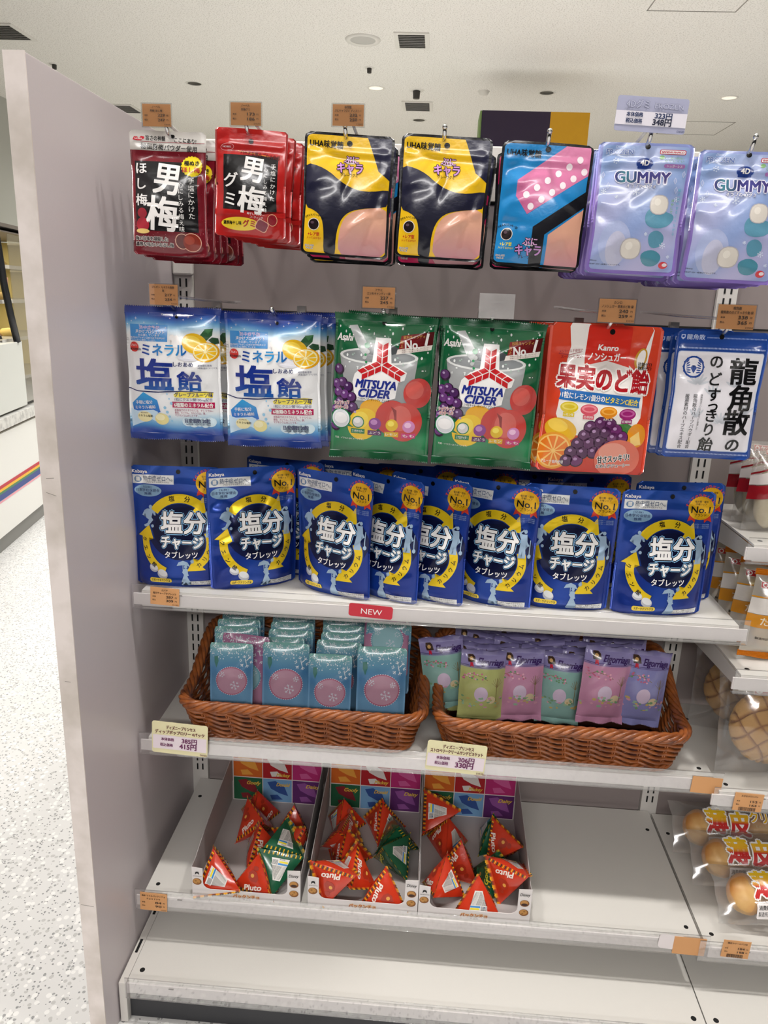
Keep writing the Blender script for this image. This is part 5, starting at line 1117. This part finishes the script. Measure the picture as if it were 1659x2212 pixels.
def carton():
    w, d, t = .178, .250, .0009; root = empty('display_carton')
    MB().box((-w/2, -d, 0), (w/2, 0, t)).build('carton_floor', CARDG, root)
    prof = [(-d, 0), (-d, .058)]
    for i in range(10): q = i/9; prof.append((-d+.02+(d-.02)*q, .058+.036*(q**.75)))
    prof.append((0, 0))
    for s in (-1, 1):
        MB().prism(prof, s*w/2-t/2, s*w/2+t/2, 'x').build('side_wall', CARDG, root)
    f = [(-w/2, 0), (w/2, 0), (w/2, .066), (w/2-.021, .065)]
    for i in range(6): q = i/5*math.pi/2; f.append((w/2-.021-.012*(1-math.cos(q)), .029-.012*math.sin(q)))
    for i in range(6): q = i/5*math.pi/2; f.append((-w/2+.018+.012*(1-math.sin(q)), .029-.012*math.cos(q)))
    f += [(-w/2+.018, .056), (-w/2, .058)]
    fr = MB().prism(f, -d-t, -d, 'y').build('front_panel', mat('carton_front', '#e4dedc', .5), root)
    A = Art(); H = .066/w*100
    for x, y in ((4.8, 20), (94.2, 15), (94.2, 25)): A.ell(x, y, 4.2, 3.6, '#8a5626'); A.ell(x-.4, y-.5, 3.3, 2.7, '#c08a48', L=1)
    for x, y in ((3.6, 19), (5.5, 21.5), (94.6, 23.6), (93, 26)): A.ell(x, y, 1, .8, '#9a6a30', L=2)
    A.ell(94.2, 16.2, 2.8, 1.4, '#3c1e12', L=2)
    A.poly([(3, 12.5), (3.4, 9.6), (5, 9), (6.6, 9.6), (7, 12.5), (5.4, 11), (4.6, 11)], BK, 1); A.t('MORINAGA', 1.2, 9.4, 13.8, 1.5, BK, .02)
    A.t('Disney', 89.5, 98.5, 5.4, 4.4, BK, .02, shear=.3); A.t('パックンチョ', 38, 62, 32.4, 4.2, '#a8281c', .03, out=('#e8c088', .12)); A.t('チョコ', 47, 54, 35.6, 1.6, BK, .02)
    for nm, tx in (('printed_artwork', False), ('lettering', True)):
        pm = print_mesh(nm, A, Flat(w, H/100*w), PAPER, tx); link(nm, pm, fr, (0, -d-t-.0001, 0))
    bc = MB().box((-w/2+.002, -t, 0), (w/2-.002, t, .155)).build('back_card', CARD, root)
    A = Art(); H = .155/w*100; cw = 33.3
    rows = (('#1c5a3a', '#6f9cc4', '#5a2464'), ('#c8601c', '#a81c24', '#b0286a'), ('#1c5a3a', '#6f9cc4', '#5a2464'))
    word = (('Goofy', 'Donald', 'Daisy'), ('', 'Mickey', ''), ('', '', ''))
    A.rect(1.2, 2, 98.8, H-1, '#d8ccc8', L=0)
    for r, (cols, wd) in enumerate(zip(rows, word)):
        y1 = H-1.5-r*29; y0 = y1-28
        for c in range(3):
            A.rect(1.8+c*cw*.97+.4, y0, 1.8+(c+1)*cw*.97-.4, y1, cols[c], L=.6)
            x = 1.8+c*cw*.97; lt = {'#c8601c': '#e09a3c', '#a81c24': '#d8d2cc', '#b0286a': '#c85890', '#1c5a3a': '#7a1c24', '#6f9cc4': '#2c4c8c', '#5a2464': '#8a4c90'}[cols[c]]
            A.poly([(x+5, y0+4), (x+14, y0+2), (x+24, y0+9), (x+28, y0+20), (x+18, y0+17), (x+9, y0+12)], lt, 1); A.poly([(x+8, y0+20), (x+16, y0+19), (x+22, y0+25), (x+10, y0+26)], lt, 1.2)
            if wd[c]: A.t(wd[c], x+15, x+30, y0+(23 if r == 1 else 6), 6, '#d8b040', .03, shear=.35, L=3)
    for nm, tx in (('printed_artwork', False), ('lettering', True)):
        pm = print_mesh(nm, A, Flat(w, .155), PAPER, tx); link(nm, pm, bc, (0, -t-.0001, 0))
    return root
ct0 = carton(); rg = random.Random(11)
PY = [  # settled poses in each carton: x, y, z, euler angles
 [(-0.049, -0.2484, 0.0098, 0.48, -1.049, -1.98), (0.0273, -0.2246, 0.0354, -1.844, -0.632, -0.461), (0.0282, -0.2331, 0.0322, -2.178, -0.0, 0.747), (0.0633, -0.1575, 0.0487, 2.134, -1.006, -1.544), (0.0136, -0.1634, 0.001, 0.0, 0.964, 2.262), (0.0493, -0.139, 0.0507, 2.708, -0.0, 1.14), (-0.0258, -0.0312, 0.001, 0.0, -0.964, 1.566), (-0.019, -0.1018, 0.0557, -3.105, 0.0, 0.628), (0.0479, -0.111, 0.001, 0.0, -0.964, -1.599)],
 [(-0.0012, -0.2246, 0.021, -1.945, 2.172, 0.411), (-0.0724, -0.2398, 0.0353, 1.337, 0.384, 1.984), (0.0144, -0.2126, 0.001, -0.0, 0.964, -0.577), (-0.0166, -0.1415, 0.0322, -2.178, -0.0, 1.896), (0.0024, -0.0444, 0.0322, 2.178, 0.0, 0.903), (0.0413, -0.1254, 0.0226, 1.29, 0.937, -0.103), (-0.0486, -0.0378, 0.001, -0.0, -0.964, 1.389), (-0.0675, -0.13, 0.0315, -1.767, 0.611, -1.029), (0.0316, -0.1246, 0.0333, -1.888, 0.464, -0.733)],
 [(-0.0546, -0.2166, 0.0501, -2.685, 0.0, -0.316), (0.0264, -0.2147, 0.001, -0.0, 0.964, -2.608), (0.0583, -0.1626, 0.0322, -2.178, -0.0, 1.887), (0.0567, -0.1018, 0.001, -0.0, 0.15, -0.876), (0.0292, -0.0896, 0.0322, -0.964, -3.142, -0.601), (0.0343, -0.1982, 0.0331, 1.237, 0.464, 1.571), (-0.0391, -0.0681, 0.001, -0.0, 0.964, -1.634), (-0.0702, -0.0653, 0.0158, 0.404, -0.138, 2.616), (-0.026, -0.1668, 0.001, -0.0, 0.964, 1.306)]]
GREEN = ((1, 3), (5, 8), (2, 4))
CXS = (.187, .377, .5565)
WB = ('left', 'middle', 'right'); ORD[0] = 'first'
for b_, cx in enumerate(CXS):
    c = ct0 if b_ == 0 else copy_tree(ct0); c.location = (cx, -.062, Z4+.0006); tag(c, 'open white cardboard display carton, %s of the three' % ('leftmost' if b_ == 0 else 'the middle one' if b_ == 1 else 'rightmost'), 'carton', 'display cartons of pyramid packs')
    c.scale.x = 1.0
    order = sorted(range(len(PY[b_])), key=lambda k: PY[b_][k][1])
    for n_, i in enumerate(order):
        x, y, z, ex, ey, ez = PY[b_][i]; g = i in GREEN[b_]
        side = 'left' if x < -.02 else 'right' if x > .03 else 'middle'
        place('green_pyramid_pack' if g else 'red_pyramid_pack', (cx+x, -.062+y, Z4+.0016+z), (ex, ey, ez), '%s pyramid chocolate pack, %s from the front, at the %s of the %s carton' % ('dark green' if g else 'orange-red', ORD[n_] if n_ else 'nearest', side, WB[b_]), 'chocolate pack', 'pyramid packs in the %s carton' % WB[b_])

# ------------------------------------------------------------------ bread in the right bay
def wrapped(name, w, h, th, seed, m, parent, style='pillow'):
    F, B, fl, zz = bag_grids(w, h, th, seed, nx=18, nz=24, style='pillow', seal=.0, corner=0, wr=1.6, pinch=.05)
    nz, nx = F.shape[0]-1, F.shape[1]-1; n = (nx+1)*(nz+1); V = np.vstack([F.reshape(-1, 3), B.reshape(-1, 3)]); fc = []
    for j in range(nz):
        for i in range(nx):
            a = j*(nx+1)+i; fc.append((a, a+1, a+nx+2, a+nx+1)); fc.append((n+a+nx+1, n+a+nx+2, n+a+1, n+a))
    return link(name, mesh(name, V, fc, m, True), parent), Surf(F, w, h)
def blob(name, rx, ry, rz, m, parent, loc, seed=0, rough=.04, ret=False):
    bm = bmesh.new(); bmesh.ops.create_icosphere(bm, subdivisions=4, radius=1)
    for v in bm.verts:
        n = noise.noise(v.co*1.7+Vector((seed, 0, 0)))*rough*3+noise.noise(v.co*6+Vector((seed, 3, 0)))*rough; v.co *= (1+n); v.co = Vector((v.co.x*rx, v.co.y*ry, v.co.z*rz))
    me = bpy.data.meshes.new(name); bm.to_mesh(me); bm.free(); me.polygons.foreach_set('use_smooth', [True]*len(me.polygons)); me.materials.append(m)
    return link(name, me, parent, loc)
ROLLM = mat('pale_roll', '#d8cdb0', .6, noise_col='#c4b48c', nscale=25); EGGM = mat('egg_roll', '#c9ad6c', .6, noise_col='#a9843f', nscale=30)
BUNM = mat('baked_bun', '#b87a3c', .45, noise_col='#d9b070', nscale=14)
def prints(A, sf, root):
    for nm, tx in (('printed_artwork', False), ('lettering', True)):
        pm = print_mesh(nm, A, sf, FILM, tx)
        if pm: link(nm, pm, root)
def yama(A, x0, x1, y, s=5):
    A.rect(x0, y-s/2-.8, x1, y+s/2+.8, '#e8e0dc', L=.8); A.rect(x0+.7, y-s/2, x1-.7, y+s/2, '#b81c24', L=1.2); A.ell(x0+s*.6+.4, y, s*.42, s*.42, WH, L=1.6); A.ell(x0+s*.6+.4, y, s*.24, s*.24, '#b81c24', L=2); A.t('ヤマザキ', x0+s*1.3, x1-2, y, s*.86, WH, .04, L=3)
def berry_roll():
    root = empty('strawberry_roll'); f, sf = wrapped('clear_wrap', .075, .125, .04, 61, WRAP, root)
    blob('roll', .024, .017, .05, ROLLM, root, (0, 0, .054), 1, .03)
    A = Art(); A.L = .5; H = .125/.075*100
    for j in range(7):
        for i in range(16): A.ell(6+i*6, 8+j*5, 1.3, 1.6, '#c9b8b0', n=5, L=.4)
    yama(A, 40, 98, 14, 11); A.poly([(0, 50), (30, 34), (70, 30), (100, 34), (100, 38), (70, 34), (30, 38), (0, 54)], '#8c1820', 1); A.poly([(0, 56), (30, 42), (70, 37), (100, 40), (100, 62), (50, 62), (0, 74)], '#e2d8d4', .8); A.poly([(0, 76), (50, 64), (100, 62), (100, 92), (50, 92), (0, 104)], '#9c1a24', 1)
    A.ch('苺', 66, 78, 24, '#f0d8d8', .02, L=3); A.t('消費期限25. 7.15', 55, 98, 132, 5, BK, .02, L=3); A.t('製造所固有記号+YYZ', 55, 98, 139, 5, BK, .02, L=3)
    prints(A, sf, root); KIND['strawberry_roll'] = [root, False, .125]
def egg_roll():
    root = empty('egg_roll'); f, sf = wrapped('clear_wrap', .085, .15, .045, 63, clear('yellow_wrap_film', (.95, .88, .62), base=.12, edge=.7, rough=.15, haze=.30), root)
    blob('roll', .028, .018, .058, EGGM, root, (0, 0, .072), 4, .04)
    for top in (0, 1):
        V, F = [], []; z0 = .149 if top else .001; s = 1 if top else -1
        for j in range(9):
            for i in range(41): V.append(((i/40-.5)*.086, (.0008 if j % 2 else -.0008)+.003*math.sin(i*.2)*j/8, z0+s*(j/8*.012+(.0006 if i % 2 and j == 8 else 0))))
        for j in range(8):
            for i in range(40): a = j*41+i; F.append((a, a+1, a+42, a+41))
        link('crimped_seal', mesh('crimped_seal', V, F, mat('orange_seal', '#d8801c', .35, coat=.3)), root)['label'] = 'orange crimped seal'
    A = Art(); A.L = .5; yama(A, 12, 74, 20, 13); A.poly([(0, 48), (50, 42), (100, 44), (100, 47), (50, 45), (0, 51)], '#d8901c', 1); A.poly([(0, 52), (50, 46), (100, 48), (100, 84), (50, 82), (0, 88)], '#e6e0da', .9); A.poly([(0, 89), (50, 83), (100, 85), (100, 116), (50, 114), (0, 118)], '#d28c24', 1)
    A.ch('た', 30, 100, 20, '#f2e2c8', .02, L=3); A.ch('ま', 54, 99, 20, '#f2e2c8', .02, L=3); A.ch('ご', 78, 100, 20, '#f2e2c8', .02, L=3); A.t('製造所固有記号+YYZ', 20, 90, 140, 6, BK, .02, L=3); A.t('.15', 70, 88, 132, 6, BK, .02, L=3)
    prints(A, sf, root); KIND['egg_roll'] = [root, False, .15]
def melon_bun():
    root = empty('melon_bun'); f, sf = wrapped('clear_wrap', .165, .165, .06, 66, WRAP, root)
    bm = bmesh.new(); bmesh.ops.create_icosphere(bm, subdivisions=6, radius=1); crk = []
    for v in bm.verts:
        x, z = v.co.x, v.co.z; a, b = x*.87+z*.5, -x*.5+z*.87; g = min(abs(((a*2.4+.12*math.sin(b*4)) % 1)-.5), abs(((b*2.4+.12*math.sin(a*5)) % 1)-.5))
        k = 1-.09*math.exp(-(g/.07)**2) if v.co.y < .2 else 1
        crk.append(math.exp(-(g/.07)**2) if v.co.y < .2 else 0)
        k += noise.noise(v.co*9)*.015; v.co = Vector((v.co.x*.062*k, v.co.y*.024*k*(1 if v.co.y < 0 else .6), v.co.z*.060*k))
    me = bpy.data.meshes.new('bun'); bm.to_mesh(me); bm.free(); me.polygons.foreach_set('use_smooth', [True]*len(me.polygons)); me.materials.append(mat('melon_crust', rough=.7, attr=True, bump=.5, bscale=500)); q = np.array(crk)[:, None]; paint(me, np.array(lin('#c99a58'))*(1-q)+np.array(lin('#8a5526'))*q); link('bun', me, root, (0, 0, .075))
    A = Art(); A.L = .5; yama(A, 28, 96, 16, 8); A.t('トースターでさらにおいしく', 52, 96, 62, 3.6, BK, .04, out=(WH, .12)); A.t('リベイク', 56, 96, 70, 9, BK, .05, out=(WH, .1)); A.t('トースター(1000W)で約30秒', 54, 97, 79, 3.4, BK, .03, out=(WH, .12)); A.t('やけどにご注意ください', 54, 90, 83, 3.4, BK, .03, out=(WH, .12))
    A.rect(50, 87, 100, 98, '#ece6e4', 1.5, L=1); A.t('消費期限25. 7.15', 53, 92, 90, 4.2, BK, .03); A.t('製造所固有記号+YYZ', 53, 92, 95, 3.6, BK, .02)
    prints(A, sf, root); KIND['melon_bun'] = [root, False, .165]
def cream_pack():
    root = empty('cream_bun_pack'); f, sf = wrapped('clear_wrap', .26, .088, .05, 69, WRAP, root)
    for i in range(4): blob('bun', .029, .020, .031, BUNM, root, (-.078+i*.053, .0, .044), i, .02)
    A = Art(); A.L = .5; gr = grad([(5, '#f0c81c'), (12, '#e8a81c'), (14, '#c81c1c'), (24, '#b8141c')])
    A.t('薄', 22, 35, 13, 17, gr, .04, out=(WH, .09)); A.t('皮', 37, 50, 14, 17, gr, .04, out=(WH, .09)); A.t('クリームパン', 51, 94, 9, 8, '#e8b41c', .03, out=(WH, .09)); A.t('なめらかなクリームを使用', 54, 80, 15, 2.4, '#c8b89c', .02)
    A.rect(22, 23, 40, 31, '#ece6e4', 1, L=1); A.t('消費期限25. 7.16', 23, 38.5, 25.4, 2.7, BK, .02); A.t('製造所固有記号 +YC', 23, 38.5, 28.6, 2.5, BK, .02); A.t('●製品の特性上、クリームがかたよることがあります', 42, 90, 26, 2, BK, .02)
    prints(A, sf, root); KIND['cream_bun_pack'] = [root, False, .088]
berry_roll(); egg_roll(); melon_bun(); cream_pack()
for u, v, Y, rz, ry, l in ((1640, 1008, -.165, .05, .10, 'wrapped strawberry roll with red band, nearest at the right edge'), (1592, 1012, -.120, .1, .16, 'wrapped strawberry roll behind the nearest one'), (1622, 1002, -.09, -.1, .05, 'wrapped strawberry roll deepest on the right bay shelf')):
    p = at(u, v, Y=Y); place('strawberry_roll', (max(p.x, .965), Y, ZA+.001), (-.05, ry*.4, rz), l, 'bread', 'strawberry rolls in the right bay')
for u, v, Y, r, l in ((1648, 1300, -.215, (-.12, .12, .1), 'orange sealed egg roll pack in front at the right edge'), (1618, 1258, -.165, (-.15, .10, 0), 'orange sealed egg roll pack second from the front'), (1580, 1225, -.115, (-.2, .08, .05), 'orange sealed egg roll pack standing third from the front'), (1630, 1222, -.07, (-.2, .12, -.1), 'orange sealed egg roll pack at the back right'), (1550, 1215, -.05, (-.1, .05, .1), 'orange sealed egg roll pack at the back left')):
    p = at(u, v, Y=Y); place('egg_roll', (max(p.x, .968), Y, ZBB+.012), r, l, 'bread', 'egg roll packs in the right bay', .8)
place('melon_bun', (1.013, -.215, ZC+.0015), (-.25, 0, .05), 'large wrapped melon bun in front on the right bay shelf', 'bread', 'melon buns in the right bay')
place('melon_bun', (1.012, -.095, ZC+.0015), (-.2, 0, -.2), 'wrapped melon bun leaning behind the front one', 'bread', 'melon buns in the right bay')
for k, (x, y, z, rx) in enumerate(((1.05, -.105, .002, -.75), (1.06, -.180, .002, -.8), (1.075, -.258, .002, -.9))):
    place('cream_bun_pack', (x, y-.035, ZD+.022+z), (rx, 0, .02*k), 'wrapped row of cream buns, %s of the three packs' % ('hindmost', 'middle', 'frontmost')[k], 'bread', 'cream bun packs in the right bay')
